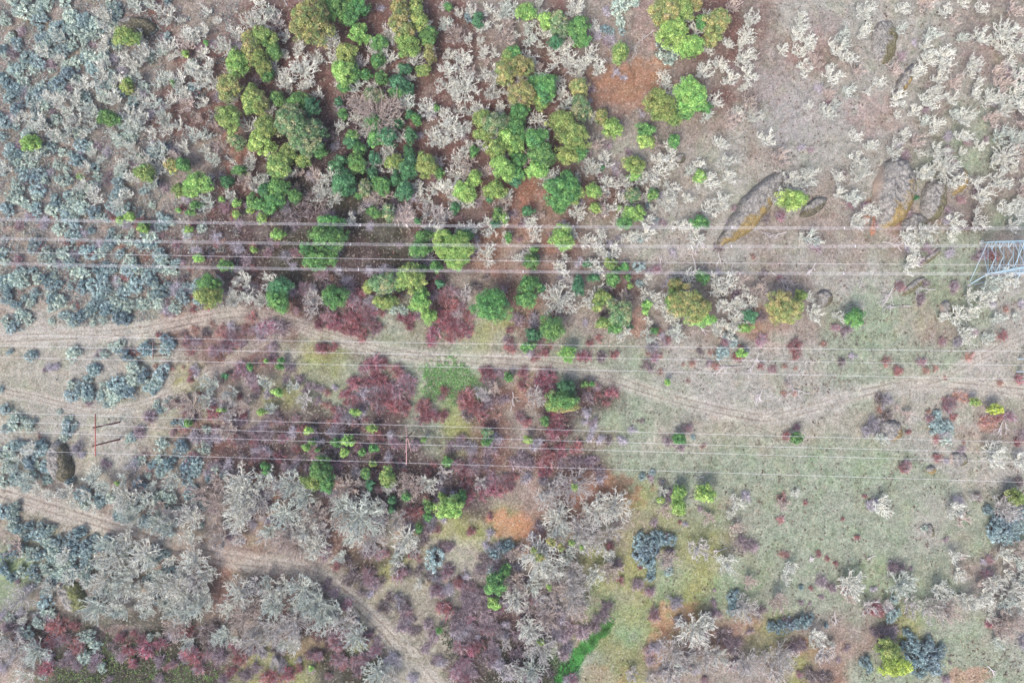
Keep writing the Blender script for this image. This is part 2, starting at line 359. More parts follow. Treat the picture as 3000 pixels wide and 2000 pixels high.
ORD = ['nearest', 'second', 'third', 'fourth', 'fifth', 'sixth', 'seventh', 'eighth', 'ninth', 'tenth', 'eleventh', 'twelfth', 'thirteenth', 'fourteenth', 'fifteenth', 'sixteenth', 'seventeenth', 'eighteenth', 'nineteenth', 'twentieth']
DIRS = ['right', 'upper right', 'above', 'upper left', 'left', 'lower left', 'below', 'lower right']
PEND = []
def later(o, desc, px, py, cat, group, size=None):
    PEND.append((o, desc, px, py, cat, group, size))
def finish_labels():
    buckets = {}
    for e in PEND:
        o, desc, px, py, cat, group, size = e
        ds = sorted((math.hypot(px-x, py-y), n, x, y) for n, x, y in LM)
        d, n, x, y = next(q for q in ds if q[0] > 14)
        k = int(round(math.atan2(y-py, px-x)/(math.pi/4))) % 8
        buckets.setdefault((desc, n, k), []).append((d, e))
    used = set()
    for (desc, n, k), lst in buckets.items():
        lst.sort(key=lambda q: q[0])
        for r, (d, (o, desc, px, py, cat, group, size)) in enumerate(lst):
            w = DIRS[k]; prep = '%s %s' % (w, n) if w in ('above', 'below') else '%s of %s' % (w, n)
            lab = desc + (', ' if len(lst) == 1 else ', %s ' % ORD[min(r, 19)]) + prep
            if size and len(lst) == 1 and len((size+' '+lab).split()) <= 16 : lab = size+' '+lab
            tag(o, lab, cat, group)
def sizeword(r, a, b): return 'small' if r < a else ('large' if r > b else None)

# ------------------------------------------------------------------ evergreens
PAL = {'g': [lin(76, 134, 58), lin(108, 158, 70), lin(60, 116, 62)], 'd': [lin(48, 106, 68), lin(66, 126, 76), lin(86, 142, 90)],
       'l': [lin(128, 174, 66), lin(156, 188, 84), lin(102, 154, 60)], 'y': [lin(126, 154, 66), lin(154, 168, 80), lin(98, 138, 62)],
       'o': [lin(132, 146, 76), lin(156, 154, 80), lin(108, 132, 72), lin(170, 148, 92)], 's': [lin(96, 138, 78), lin(138, 156, 106), lin(164, 156, 110), lin(74, 122, 74)],
       'Y': [lin(176, 190, 40), lin(158, 176, 44), lin(140, 164, 60)]}
DESC = {'g': 'leafy mid-green tree', 'd': 'dark bluish-green tree', 'l': 'bright lime-green tree', 'y': 'yellowish-green tree', 'o': 'olive-brown leafy tree', 's': 'silvery-green mottled tree', 'Y': 'vivid yellow bush'}
def evergreen_crown(rx, ry, ht, seed, pal, sparse=1.0):
    """clumps of leaves over a domed crown; rx, ry in metres"""
    R = np.random.default_rng(seed); s = Soup(); A = math.pi*rx*ry; rm = (rx*ry)**.5
    cr = np.clip(.17*rm+.2, .27, .66)
    n = int(np.clip(A/(cr*cr)*1.3, 7, 190)*sparse)+1
    th = R.random(n)*6.283; rr = np.sqrt(R.random(n))
    ph = R.random(4)*6.28
    outl = 1+.13*np.sin(2*th+ph[0])+.11*np.sin(3*th+ph[1])+.09*np.sin(5*th+ph[2])
    x = rx*rr*outl*np.cos(th); y = ry*rr*outl*np.sin(th)
    bot = ht*.45
    dome = np.sqrt(np.clip(1-rr**2*.92, 0, 1))
    z = bot+(ht-bot)*dome*(.82+.3*R.random(n)) 
    crs = cr*(.65+.7*R.random(n))
    pc = np.array(PAL[pal]); base = pc[R.integers(0, len(pc), n)]*(.8+.75*R.random((n, 1))**1.3)
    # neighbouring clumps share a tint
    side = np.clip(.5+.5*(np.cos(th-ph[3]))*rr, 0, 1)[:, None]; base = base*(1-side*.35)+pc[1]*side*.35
    k = int(np.clip(44*(cr/.5)**1.5, 22, 80)*(1 if sparse == 1 else .7))
    u = R.normal(size=(n, k, 3)); u /= np.linalg.norm(u, axis=2, keepdims=True); u[..., 2] = np.where(u[..., 2] < -.25, -u[..., 2], u[..., 2])
    rad = .75+.35*R.random((n, k, 1))
    c = np.stack([x, y, z], 1)[:, None, :] + u*crs[:, None, None]*rad*np.array([1, 1, .8])
    nrm = u+R.normal(size=u.shape)*.6+np.array([0, 0, .2])
    col = base[:, None, :]*(.6+.8*R.random((n, k, 1)))
    s.cards(c.reshape(-1, 3), nrm.reshape(-1, 3), .09+.1*R.random(n*k), col.reshape(-1, 3), R, .7)
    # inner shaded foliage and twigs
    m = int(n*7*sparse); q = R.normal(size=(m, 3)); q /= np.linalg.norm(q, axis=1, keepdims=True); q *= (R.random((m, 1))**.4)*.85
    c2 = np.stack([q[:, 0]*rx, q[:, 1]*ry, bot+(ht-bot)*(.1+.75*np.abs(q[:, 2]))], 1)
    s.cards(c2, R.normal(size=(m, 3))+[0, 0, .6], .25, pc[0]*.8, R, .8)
    return s.mesh('crown', M['leaf'])
def evergreen_trunk(rx, ht, seed):
    R = np.random.default_rng(seed+5); s = Soup(); bk = lin(128, 92, 74)*.6; r = .05+.035*rx
    s.tubes([[0, 0, -.2]], [[0, 0, ht*.45]], r*1.4, r, bk, 7); p0 = []; p1 = []
    for i in range(5):
        a = R.random()*6.28; p0.append([0, 0, ht*(.3+.03*i)]); p1.append([math.cos(a)*rx*.6, math.sin(a)*rx*.6, ht*(.6+.1*R.random())])
    s.tubes(p0, p1, r*.6, r*.25, bk, 5)
    return s.mesh('trunk', M['bark'])
EV = {
(0,0): "865 250 85 60 y;745 810 72 55 g;200 980 68 48 l;1010 1195 72 55 y;1360 1265 115 62 l;1235 1310 45 45 y;1185 1145 45 45 o;1260 1135 50 50 g;870 590 42 50 y;1200 570 18 25 g;1278 372 22 22 l;1420 298 14 14 g;890 1490 36 32 l;822 1515 22 22 l;1345 1408 35 30 g;1305 1462 28 18 g;1525 1372 20 20 l;1625 1395 25 28 l;1618 1472 26 22 l;1720 1448 22 20 l;555 1218 22 16 l;1225 1447 15 12 l;1325 1342 16 16 l;970 1085 22 14 g;985 1545 38 25 g;1635 440 78 88 l;1730 320 60 105 o;1575 600 82 85 o;1575 820 80 100 y;1630 975 62 52 s;1745 700 75 85 y;1735 1380 40 50 g;1560 1250 50 36 d;1650 1175 50 36 g;1740 620 40 40 y",
(1,0): "378 165 158 148 o;60 260 88 70 y;125 350 50 60 g;30 430 60 90 y;80 520 45 40 g;560 55 90 78 g;650 110 55 85 g;705 60 75 60 g;620 10 80 40 y;490 10 50 30 g;705 235 58 65 l;850 300 58 48 g;775 275 33 30 l;1005 160 90 110 o;985 45 60 45 o;1110 130 60 95 y;1100 35 45 42 y;1040 310 75 85 l;1190 250 58 60 g;1200 380 40 65 o;1150 490 50 38 y;620 370 75 65 y;600 495 80 82 l;680 510 38 65 g;755 515 38 35 g;868 540 48 44 g;980 575 62 48 d;1050 610 38 40 d;960 645 50 35 g;1025 480 50 38 d;840 420 50 42 g;1530 140 40 45 d;1320 52 25 24 g;600 600 42 35 g;810 655 75 45 s;570 700 28 28 d;598 780 28 38 g;30 700 65 72 o;150 680 52 48 g;300 700 85 50 g;375 735 55 65 d;240 840 125 110 s;410 900 65 85 s;60 880 75 90 y;30 985 85 80 l;335 975 105 85 s;220 1060 72 62 y;150 1135 88 82 y;320 1105 55 45 y;430 1025 48 60 g;660 930 48 38 g;650 975 45 40 d;710 1022 45 40 g;800 835 50 52 g;830 940 58 58 g;900 935 70 58 d;1062 930 38 50 d;985 850 33 30 d;1108 820 35 42 g;1058 790 28 28 d;1052 1040 40 45 d;688 1120 60 65 g;580 1110 44 45 d;520 1140 30 30 d;955 1112 75 42 y;1060 1110 45 45 d;815 1090 38 45 d;800 1190 38 36 d;600 1255 92 80 d;640 1300 45 45 d;862 1275 62 56 g;752 1290 48 58 s;958 1225 38 50 d;1040 1170 60 60 d;1020 1310 60 62 d;1172 1135 60 98 y;1260 1190 36 38 g;260 1350 48 42 g;150 1290 78 58 g;65 1310 55 45 d;130 1375 75 52 g;30 1400 50 45 g;95 1432 50 36 g;35 1500 34 32 l;908 1462 42 55 s;810 1462 56 34 g;1375 1430 30 42 d;1440 1325 76 74 l;1505 1230 46 60 l;1500 1045 30 42 g;1560 815 60 65 y;1560 925 62 38 y;1645 850 85 75 s;1650 1020 65 70 y;1722 950 55 65 l;1705 1160 80 85 l;1650 1310 72 62 l;1715 500 72 85 o;1740 400 50 60 y;1610 1375 22 20 d;1668 1475 38 44 g;1712 1500 30 32 l;1650 1545 36 22 d;505 1530 92 45 g;1245 745 18 22 g;705 1350 25 20 g;1110 1520 22 20 d",
(2,0): "100 80 82 50 l;240 145 56 58 l;325 160 66 82 s;455 200 80 85 g;480 270 55 50 g;300 285 50 42 d;10 370 60 50 g;60 450 80 75 o;60 640 85 92 o;155 560 52 48 g;232 600 84 92 g;200 705 55 48 y;470 600 70 60 o;475 745 70 80 s;50 770 70 60 g;340 830 98 68 y;425 930 112 96 y;375 1070 78 58 y;472 1040 48 58 g;30 870 60 68 g;150 955 80 72 g;25 1000 58 70 l;205 1065 90 78 g;170 1170 80 58 l;40 1100 50 60 g;20 1190 60 50 g;20 1250 40 40 d;615 805 50 48 o;695 880 75 58 l;745 355 56 72 y;1060 60 95 95 o;1175 60 76 75 y;1250 35 66 55 o;1100 220 108 92 l;1238 320 86 86 l;1412 160 82 105 o;1375 270 55 48 o;1305 155 36 50 g;1010 130 40 50 o;1230 650 115 108 l;1020 720 95 112 y;1190 770 58 54 g;1330 740 50 38 g;1112 820 56 46 y;920 895 60 48 g;922 970 60 44 l;1115 970 40 42 g;840 1130 78 52 y;845 1210 42 36 l;838 1340 48 52 s;975 1340 42 34 g;850 1465 72 56 l;778 1530 52 45 g;575 1430 40 36 l;558 1310 52 48 l;345 1310 112 128 g;435 1330 48 78 y;325 1425 56 44 g;1295 1215 45 40 l;1300 1530 62 44 g;110 1455 40 34 d;615 1155 20 18 d;740 1430 22 18 l",
(3,0): "170 1375 100 70 l;1020 1362 14 12 d",
(0,1): "985 8 40 24 l;1295 10 28 18 l;1365 210 36 28 l;1545 258 50 38 g;1440 385 82 62 g;1430 475 92 68 y;1745 150 24 20 l;1720 955 22 22 g;1550 1020 20 14 d;1515 1250 18 13 l;1552 1252 18 12 g;1300 1340 28 25 g",
(1,1): "500 65 145 78 g;350 145 48 48 g;420 225 92 66 g;505 205 52 55 g;150 45 45 38 l;1150 65 62 48 g;1130 145 80 50 g;1355 125 148 105 l;1385 230 75 58 l;1300 55 50 40 g;1440 55 52 46 g;1240 268 42 40 g;165 400 80 62 d;150 495 78 72 g;540 475 80 82 g;1060 350 108 92 y;1060 270 40 30 g;1140 290 38 32 g;1125 435 60 46 g;1130 512 76 60 l;1195 602 56 50 l;875 385 88 80 s;890 510 80 48 y;770 410 38 44 y;1265 385 28 28 d;1625 535 125 122 g;175 915 20 18 g;165 955 24 22 g;75 915 14 12 l;150 1130 38 26 l;685 1270 35 25 l;40 1268 30 20 l;360 1395 40 20 l;795 1380 36 28 l;388 1470 22 20 g;348 1510 26 22 l;425 1525 18 14 g;555 1480 32 28 g;635 1465 40 36 l;610 1545 32 25 l;812 1515 30 26 g;735 1545 28 22 g;1155 1457 17 15 l;1590 1405 38 30 s;1590 1465 38 32 g;1740 65 25 32 g;1742 1030 28 36 g",
(2,1): "345 70 86 80 l;155 152 28 24 g;132 232 64 50 g;120 395 74 62 g;98 492 75 60 g;458 400 38 64 d;210 415 30 25 d;275 690 84 84 g;143 735 50 44 d;110 815 54 30 g;388 870 52 58 l;620 470 60 42 y;590 522 45 48 y;690 520 50 42 s;755 590 80 82 s;630 655 58 38 y;705 690 48 38 g;810 682 24 18 d;675 245 40 38 y;740 285 22 18 g;785 265 24 30 g;800 340 24 22 g;700 350 46 58 g;815 398 18 16 l;560 340 40 26 d;520 250 28 24 d;1225 530 150 112 o;1135 390 60 40 o;1295 620 105 52 l;1115 490 44 75 l;1318 340 42 42 g;935 525 34 28 l;922 572 26 22 l;978 712 26 22 g;1640 610 46 48 d;1605 690 54 26 l;1580 865 38 28 l;370 1100 60 50 d;350 1185 98 60 g;365 1230 76 38 o;275 1220 48 48 y;505 1075 25 20 g;550 1075 16 16 g;225 1330 24 38 g;108 1457 32 26 l;1072 1063 22 20 l;1145 1450 42 42 g",
(3,1): "115 550 122 112 o;225 465 38 38 y;600 625 68 60 g;195 1445 42 38 g;1570 1250 52 34 Y;1435 1200 32 26 y",
(1,2): "450 90 80 78 g;385 185 72 46 y;490 185 44 78 g;65 70 28 22 g;70 108 25 20 g;905 150 52 78 y;790 200 34 32 d;760 120 34 34 g;805 55 28 20 y;1320 42 30 36 g;1035 282 36 34 g;940 310 26 24 d;935 373 26 22 d;1190 350 34 40 g;1180 422 28 28 g;1335 365 95 72 l;1412 290 35 46 g;1285 285 28 24 l;1120 505 25 32 g;1652 885 66 88 g;1720 790 35 46 g;1640 1022 40 40 l;1258 1210 20 20 g;380 1470 17 16 l",
(2,2): "1150 255 50 48 l;1148 345 52 64 l;1330 262 76 56 l;195 1285 32 22 l;1025 305 28 20 l",
(3,2): "835 1345 78 70 y;880 1450 92 78 Y;1700 290 58 52 y"}
EVP = []   # (px,py,r) for avoidance
seed = 100
for (c, r), txt in EV.items():
    for e in txt.split(';'):
        f = e.split(); zx, zy, zr, zs = map(float, f[:4]); pal = f[4]; seed += 1
        px, py = T(c, r, zx, zy); rpx = zr/2.351; rpy = zs/2.351; rm = (rpx*rpy)**.5*S
        ht = float(np.clip(1.9*rm+1.6, 1.6, 11)); s_ = (H-ht*.75)/H
        x, y = P(px, py, ht*.75)
        o = empty('evergreen_tree' if rm > 1.1 else 'evergreen_sapling', (x, y, float(gz(x, y))))
        obj('trunk', evergreen_trunk(rm*s_, ht, seed), o)
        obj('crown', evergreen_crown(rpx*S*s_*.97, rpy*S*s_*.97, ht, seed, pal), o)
        if pal == 's' or (pal == 'o' and seed % 2) and rm > 1.6:
            R = np.random.default_rng(seed+9); nb = int(8+5*rm); a = R.random(nb)*6.28; q = R.random(nb)**.5*.75
            p0 = np.stack([rm*s_*q*np.cos(a), rm*s_*q*np.sin(a), ht*(.98-.3*q*q)], 1); d = R.normal(size=(nb, 3))*[.5, .5, .2]+[0, 0, .2]; sb = Soup()
            sb.tubes(p0-d*.3, p0+d, .04, .025, lin(206, 200, 196)*.8, 3)
            for z_ in range(3): t = p0+d*R.random((nb, 1)); sb.tubes(t, t+R.normal(size=(nb, 3))*[.3, .3, .15], .03, .015, lin(206, 200, 196)*.8, 3)
            obj('bare_branches', sb.mesh('bare_branches', M['lichen']), o)
        EVP.append((px, py, (rpx*rpy)**.5))
        later(o, DESC[pal] if rm > 1.1 else DESC[pal].replace('tree', 'sapling'), px, py, 'tree', 'evergreen trees and saplings', sizeword(rm, 2.0, 3.4) if rm > 1.1 else None)
# the cone pine on the orange soil is the sixth... it is among the entries above
EVA = np.array(EVP)

# ------------------------------------------------------------------ rocks
def rock_material(name, moss, amt):
    m, t, b = mat_base(name, .95, .05); N = t.nodes; L = t.links
    tc = N.new('ShaderNodeTexCoord')
    def noise(sc, det=6, ro=.7):
        n = N.new('ShaderNodeTexNoise'); n.inputs['Scale'].default_value = sc; n.inputs['Detail'].default_value = det; n.inputs['Roughness'].default_value = ro
        L.new(tc.outputs['Object'], n.inputs['Vector']); return n
    n1 = noise(1.9, 8, .8); n2 = noise(3.5, 5, .8); n3 = noise(.45, 4, .6)
    r1 = N.new('ShaderNodeValToRGB'); L.new(n1.outputs['Fac'], r1.inputs[0]); e = r1.color_ramp.elements
    e[0].position = .34; e[0].color = (*lin(50, 47, 50), 1); e[1].position = .6; e[1].color = (*lin(162, 157, 150), 1)
    r2 = N.new('ShaderNodeValToRGB'); L.new(n2.outputs['Fac'], r2.inputs[0]); e = r2.color_ramp.elements
    e[0].position = .38; e[0].color = (*(moss*.4), 1); e[1].position = .66; e[1].color = (*(moss*.95), 1)
    sp = N.new('ShaderNodeSeparateXYZ'); L.new(tc.outputs['Generated'], sp.inputs[0])
    # moss thickest on the low right flank
    ad = N.new('ShaderNodeMath'); ad.operation = 'MULTIPLY_ADD'; ad.inputs[1].default_value = -.8; ad.inputs[2].default_value = amt
    L.new(sp.outputs['Y'], ad.inputs[0])
    a2 = N.new('ShaderNodeMath'); a2.operation = 'MULTIPLY_ADD'; a2.inputs[1].default_value = 1.5; L.new(sp.outputs['X'], a2.inputs[0]); L.new(ad.outputs[0], a2.inputs[2])
    a3 = N.new('ShaderNodeMath'); a3.operation = 'MULTIPLY_ADD'; a3.inputs[1].default_value = 1.7; L.new(n3.outputs['Fac'], a3.inputs[0]); L.new(a2.outputs[0], a3.inputs[2])
    mr = N.new('ShaderNodeMapRange'); mr.inputs['From Min'].default_value = 1.62; mr.inputs['From Max'].default_value = 1.9; mr.inputs['To Max'].default_value = .8; L.new(a3.outputs[0], mr.inputs['Value'])
    mx = N.new('ShaderNodeMix'); mx.data_type = 'RGBA'; L.new(mr.outputs[0], mx.inputs['Factor']); L.new(r1.outputs[0], mx.inputs[6]); L.new(r2.outputs[0], mx.inputs[7])
    # cracks and a sunlit left rim, its light put into the colour as pale tan
    vo = N.new('ShaderNodeTexVoronoi'); vo.feature = 'DISTANCE_TO_EDGE'; vo.inputs['Scale'].default_value = .55
    wv = N.new('ShaderNodeVectorMath'); wv.operation = 'MULTIPLY_ADD'; wv.inputs[1].default_value = (1.2, 1.2, 1.2); L.new(n1.outputs['Color'], wv.inputs[0]); L.new(tc.outputs['Object'], wv.inputs[2]); L.new(wv.outputs[0], vo.inputs['Vector'])
    vc = N.new('ShaderNodeMapRange'); vc.inputs['From Max'].default_value = .05; vc.inputs['To Min'].default_value = .7; vc.inputs['To Max'].default_value = 0; L.new(vo.outputs['Distance'], vc.inputs['Value'])
    mc = N.new('ShaderNodeMix'); mc.data_type = 'RGBA'; L.new(vc.outputs[0], mc.inputs['Factor']); L.new(mx.outputs[2], mc.inputs[6]); mc.inputs[7].default_value = (.03, .027, .025, 1)
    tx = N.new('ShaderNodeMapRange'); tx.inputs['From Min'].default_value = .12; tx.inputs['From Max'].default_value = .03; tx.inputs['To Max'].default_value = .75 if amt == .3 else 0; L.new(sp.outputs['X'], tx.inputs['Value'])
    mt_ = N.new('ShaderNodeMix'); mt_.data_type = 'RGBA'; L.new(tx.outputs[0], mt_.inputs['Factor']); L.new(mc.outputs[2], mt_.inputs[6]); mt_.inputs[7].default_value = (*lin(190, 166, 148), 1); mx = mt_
    # pale lichen spots
    n5 = noise(4.5, 3, .6); m5 = N.new('ShaderNodeMapRange'); m5.inputs['From Min'].default_value = .56; m5.inputs['From Max'].default_value = .64; m5.inputs['To Max'].default_value = .6; L.new(n5.outputs['Fac'], m5.inputs['Value'])
    my = N.new('ShaderNodeMix'); my.data_type = 'RGBA'; L.new(m5.outputs[0], my.inputs['Factor']); L.new(mx.outputs[2], my.inputs[6]); my.inputs[7].default_value = (.42, .42, .38, 1)
    L.new(my.outputs[2], b.inputs['Base Color'])
    bp = N.new('ShaderNodeBump'); bp.inputs['Strength'].default_value = .8; bp.inputs['Distance'].default_value = .3; L.new(n1.outputs['Fac'], bp.inputs['Height']); L.new(bp.outputs[0], b.inputs['Normal'])
    return m
def rock(px, py, rx, ry, ang, h, moss, amt, label, sharp=0.0, seed=1, egg=.0):
    """rx, ry in photo pixels, ang = anticlockwise tilt of the long (y) axis in degrees"""
    R = np.random.default_rng(seed); nu, nv = 96, 44; s_ = (H-h*.5)/H
    th = np.linspace(0, 2*math.pi, nu, endpoint=False); rv = np.concatenate([np.linspace(0, .8, nv-14), np.linspace(.82, 1.0, 14)])
    TH, RV = np.meshgrid(th, rv); oo = R.random()*50
    outl = .86+.3*fbm(np.cos(TH)*1.3+oo+5, np.sin(TH)*1.3+oo+5, 3)
    c_, s__ = np.cos(TH), np.sin(TH); p_ = 2.0/(2.4-sharp*.9)
    ex = 1-sharp*.35*np.abs(s__)**2
    x = rx*S*s_*RV*np.sign(c_)*np.abs(c_)**p_*outl*ex; y = ry*S*s_*RV*np.sign(s__)*np.abs(s__)**p_*outl
    z = h*(1-RV**5)**.8*(.85+.3*fbm(x*.3+oo, y*.3+oo, 2)) + .18*h*(x/(rx*S))*(-1) - .4*RV**12
    f = fbm(x*.6+oo+30, y*.6+oo, 4)-.5; q_ = min(1.0, rx*S/2.5); x = x+f*.9*RV*q_; y = y+(fbm(x*.6+oo, y*.6+70, 4)-.5)*.9*RV*q_
    z = z+(fbm(x*1.3+40, y*1.3+oo, 5)-.5)*.55*h**.5
    a = math.radians(ang)
    V = np.stack([x, y, z], -1).reshape(-1, 3)
    i, j = np.meshgrid(np.arange(nu), np.arange(nv-1)); i = i.ravel(); j = j.ravel(); i2 = (i+1) % nu
    F = np.stack([j*nu+i, (j+1)*nu+i, (j+1)*nu+i2, j*nu+i2], 1)
    m = mesh_from('boulder', V, F, None, rock_material('rock_%d' % seed, moss, amt), 4, False)
    wx, wy = P(px, py, h*.5)
    o = obj('boulder', m, None, (wx, wy, float(gz(wx, wy)))); o.rotation_euler = (0, 0, a)
    tag(o, label, 'boulder', 'boulders on the hillside'); ROCKS.append((px, py, rx, ry)); return o
ROCKS = []
OCH = lin(172, 142, 66); OLV = lin(112, 104, 56); GRN = lin(128, 134, 56); DRK = lin(92, 84, 50)
rock(395, 72, 56, 27, -8, 2.0, DRK, .9, 'dark mossy rock beside a lime tree near the upper left corner', seed=1)
rock(36, 98, 13, 11, 0, .8, DRK, .8, 'tiny dark mossy stone by the left edge near the top', seed=2)
rock(2592, 122, 38, 64, -3, 1.1, OLV, .4, 'upright oval outcrop with olive mossy lower end near the top', seed=3)
rock(2652, 236, 20, 62, -28, 2.2, OCH, .35, 'thin slanting dark rock with ochre edge among pale oaks', .6, seed=4)
rock(2627, 562, 61, 107, -13, 4.0, OCH, .3, 'largest boulder, egg-shaped and grey with an ochre mossy flank', .15, seed=5)
rock(2742, 585, 38, 58, -8, 2.2, OLV, .45, 'rough dark boulder right of the largest boulder', seed=6)
rock(2808, 528, 30, 40, -10, 2.0, OCH, .5, 'brown boulder half hidden under a pale lichen oak', seed=7)
rock(2214, 602, 41, 150, -40, 3.2, OCH, .34, 'long slanting boulder, grey above and ochre below, crossed by wires', .45, seed=8)
rock(2388, 605, 20, 50, -58, 1.8, DRK, .6, 'dark rock wedge below the lime bush between the boulders', .5, seed=9)
rock(2418, 874, 26, 26, 0, 1.6, DRK, .35, 'dark rock between the round olive tree and a green bush', seed=10)
rock(2773, 905, 15, 27, 5, 1.4, DRK, .3, 'narrow dark upright rock among pale oaks below the pylon', .3, seed=11)
rock(2612, 1261, 36, 33, 5, 1.8, OCH, .2, 'squat flat rock with ochre right edge below the main track', seed=12)
rock(2678, 838, 13, 46, -52, .8, OLV, .6, 'ochre mossy ridge rock lying diagonally left of the pylon', .5, seed=13)
rock(2731, 752, 11, 40, -50, .8, OLV, .6, 'thin ochre rock rib between two wire bundles', .5, seed=14)
rock(2815, 1346, 26, 24, 0, 1.2, OLV, .3, 'brown rock beneath the lowest wires at the right', seed=15)
rock(2731, 1376, 14, 12, -30, .9, OCH, .6, 'small brown rock left of a larger one under wires', seed=16)
rock(2727, 1554, 11, 20, 12, .9, OLV, .6, 'small lone upright stone in the open right meadow', seed=17)
rock(172, 1352, 34, 66, 10, 2.6, DRK, .5, 'brown mossy crag at the left with an orange lower end', .2, seed=18)
rock(208, 1747, 34, 52, 32, 2.2, GRN, .6, 'moss-green rock beside pale oaks at the lower left', .3, seed=19)
rock(1994, 462, 16, 14, 0, .9, DRK, .5, 'small dark rock under pale twigs right of the grove', seed=20)
rock(2690, 650, 30, 26, -20, 1.3, OLV, .4, 'low rough rock just under the largest boulder', seed=21)
rock(2560, 655, 10, 34, 0, .8, lin(190, 128, 92), 1.2, 'orange-stained slab against the left side of the largest boulder', seed=22)
rock(2668, 660, 24, 18, -30, 1.0, OLV, .5, 'low weathered ledge right under the wires by the boulders', seed=23)
def in_rock(px, py, k=.9):
    return any(((px-a)/c)**2+((py-b)/d)**2 < k for a, b, c, d in ROCKS)

# ------------------------------------------------------------------ bare lichen-covered oaks
def grow(R_, Ht, rnd, levels, nl, step, spread=.5, gn=.35, up=.05, spawn=1.0, big=False):
    segs = []
    def branch(p, d, L, lv):
        n = max(2, int(round(L/step))) if lv < levels else max(1, int(round(L/(step*.8))))
        st = L/n
        for k in range(n):
            d = d+np.array([rnd.gauss(0, gn), rnd.gauss(0, gn), rnd.gauss(0, gn*.5)+up]); d /= np.linalg.norm(d)
            q = p+d*st; segs.append((p, q, lv, k/n)); p = q
            if lv < levels and rnd.random() < spawn:
                for sgn in ((-1, 1) if rnd.random() < .35 else (rnd.choice((-1, 1)),)):
                    a = sgn*rnd.uniform(.5, 1.15); ca, sa = math.cos(a), math.sin(a)
                    e = np.array([d[0]*ca-d[1]*sa, d[0]*sa+d[1]*ca, d[2]+rnd.uniform(-.25, .75)]); e /= np.linalg.norm(e)
                    branch(p, e, L*spread*rnd.uniform(.6, 1.15)*(1-.35*k/n), lv+1)
    segs.append((np.array([0, 0, -.3]), np.array([0, 0, Ht*.35]), -1, 0)); top = np.array([0, 0, Ht*.35])
    for i in range(nl):
        a = 2*math.pi*(i+rnd.uniform(-.35, .35))/nl; el = (rnd.uniform(.08, .5) if i % 3 else rnd.uniform(.6, 1.3)) if big else rnd.uniform(.25, .95)
        if big: a = i*2.39996+rnd.uniform(-.15, .15)
        L = R_*(rnd.uniform(.9, 1.0) if big else rnd.uniform(.82, 1.12))*(1.0 if el < .7 or big else .75)
        branch(top.copy(), np.array([math.cos(a)*math.cos(el), math.sin(a)*math.cos(el), math.sin(el)]), L, 0)
    return segs
LICH = {'w': (lin(250, 251, 240), lin(220, 218, 206)), 'g': (lin(232, 227, 222), lin(190, 183, 178)), 't': (lin(232, 216, 205), lin(190, 174, 164)),
        'c': (lin(238, 244, 232), lin(200, 206, 196))}
def oak_meshes(R_, Ht, seed, style='w', levels=2, nl=7, step=.42, wr=1.0, gn=.35, spawn=1.0, spread=.5, spur=2, sl=1.0, big=False):
    rnd = random.Random(seed); R = np.random.default_rng(seed)
    sg = grow(R_, Ht, rnd, levels, nl, step, spread, gn, .0 if big else .05, spawn, big)
    P0 = np.array([q[0] for q in sg]); P1 = np.array([q[1] for q in sg]); lv = np.array([q[2] for q in sg]); fr = np.array([q[3] for q in sg])
    base = {-1: .17, 0: .125, 1: .09, 2: .056, 3: .045, 4: .04}
    r0 = np.array([base[l] for l in lv])*wr*(1+.25*(R_/3-1)*(lv < 1)); r1 = r0*np.where(lv < 1, .85, .8)
    ca, cb = LICH[style]; ca = ca*.82; cb = cb*.8
    f = R.random((len(sg), 1)); col = ca*f+cb*(1-f)
    col = np.where((lv <= 0)[:, None], cb*.95, col)*np.where((lv >= 2)[:, None], .6+.55*R.random((len(sg), 1)), 1.05)
    tr = Soup(); m0 = lv <= 0; tr.tubes(P0[m0], P1[m0], r0[m0], r1[m0], col[m0], 5)
    cr = Soup(); m1 = ~m0; cr.tubes(P0[m1], P1[m1], r0[m1], r1[m1], col[m1], 3)
    # stiff lichen-crusted spur twigs along every branch, forked once
    mt = np.where(lv >= 1)[0]; k = np.repeat(mt, spur) if spur >= 1 else R.choice(mt, int(len(mt)*spur))
    t = R.random((len(k), 1)); q = P0[k]*(1-t)+P1[k]*t
    dd = (P1[k]-P0[k]); dd = dd/np.linalg.norm(dd, axis=1, keepdims=True)
    sd = np.cross(dd, R.normal(size=(len(k), 3))); sd /= np.linalg.norm(sd, axis=1, keepdims=True); sd[:, 2] = np.abs(sd[:, 2])*.6
    dd = dd*.7+sd*.8+[0, 0, .08]; dd /= np.linalg.norm(dd, axis=1, keepdims=True)
    L_ = (.22+.34*R.random((len(k), 1)))*sl; hi = R.random((len(k), 1)) < .45; cc = np.where(hi, ca*1.08, cb*(.34+.4*R.random((len(k), 1)))); tw = np.where(hi[:, 0], 1.15, .62)
    e = q+dd*L_; cr.tubes(q, e, .046*wr*tw, .034*wr*tw, cc, 3)
    m = q+dd*L_*.5
    for z_ in range(1):
        d2 = dd+R.normal(size=dd.shape)*.55; cr.tubes(m, m+d2*L_*.5, .03*wr*tw, .016*wr*tw, cc, 3)
    return tr.mesh('trunk', M['lichen']), cr.mesh('crown', M['lichen'])

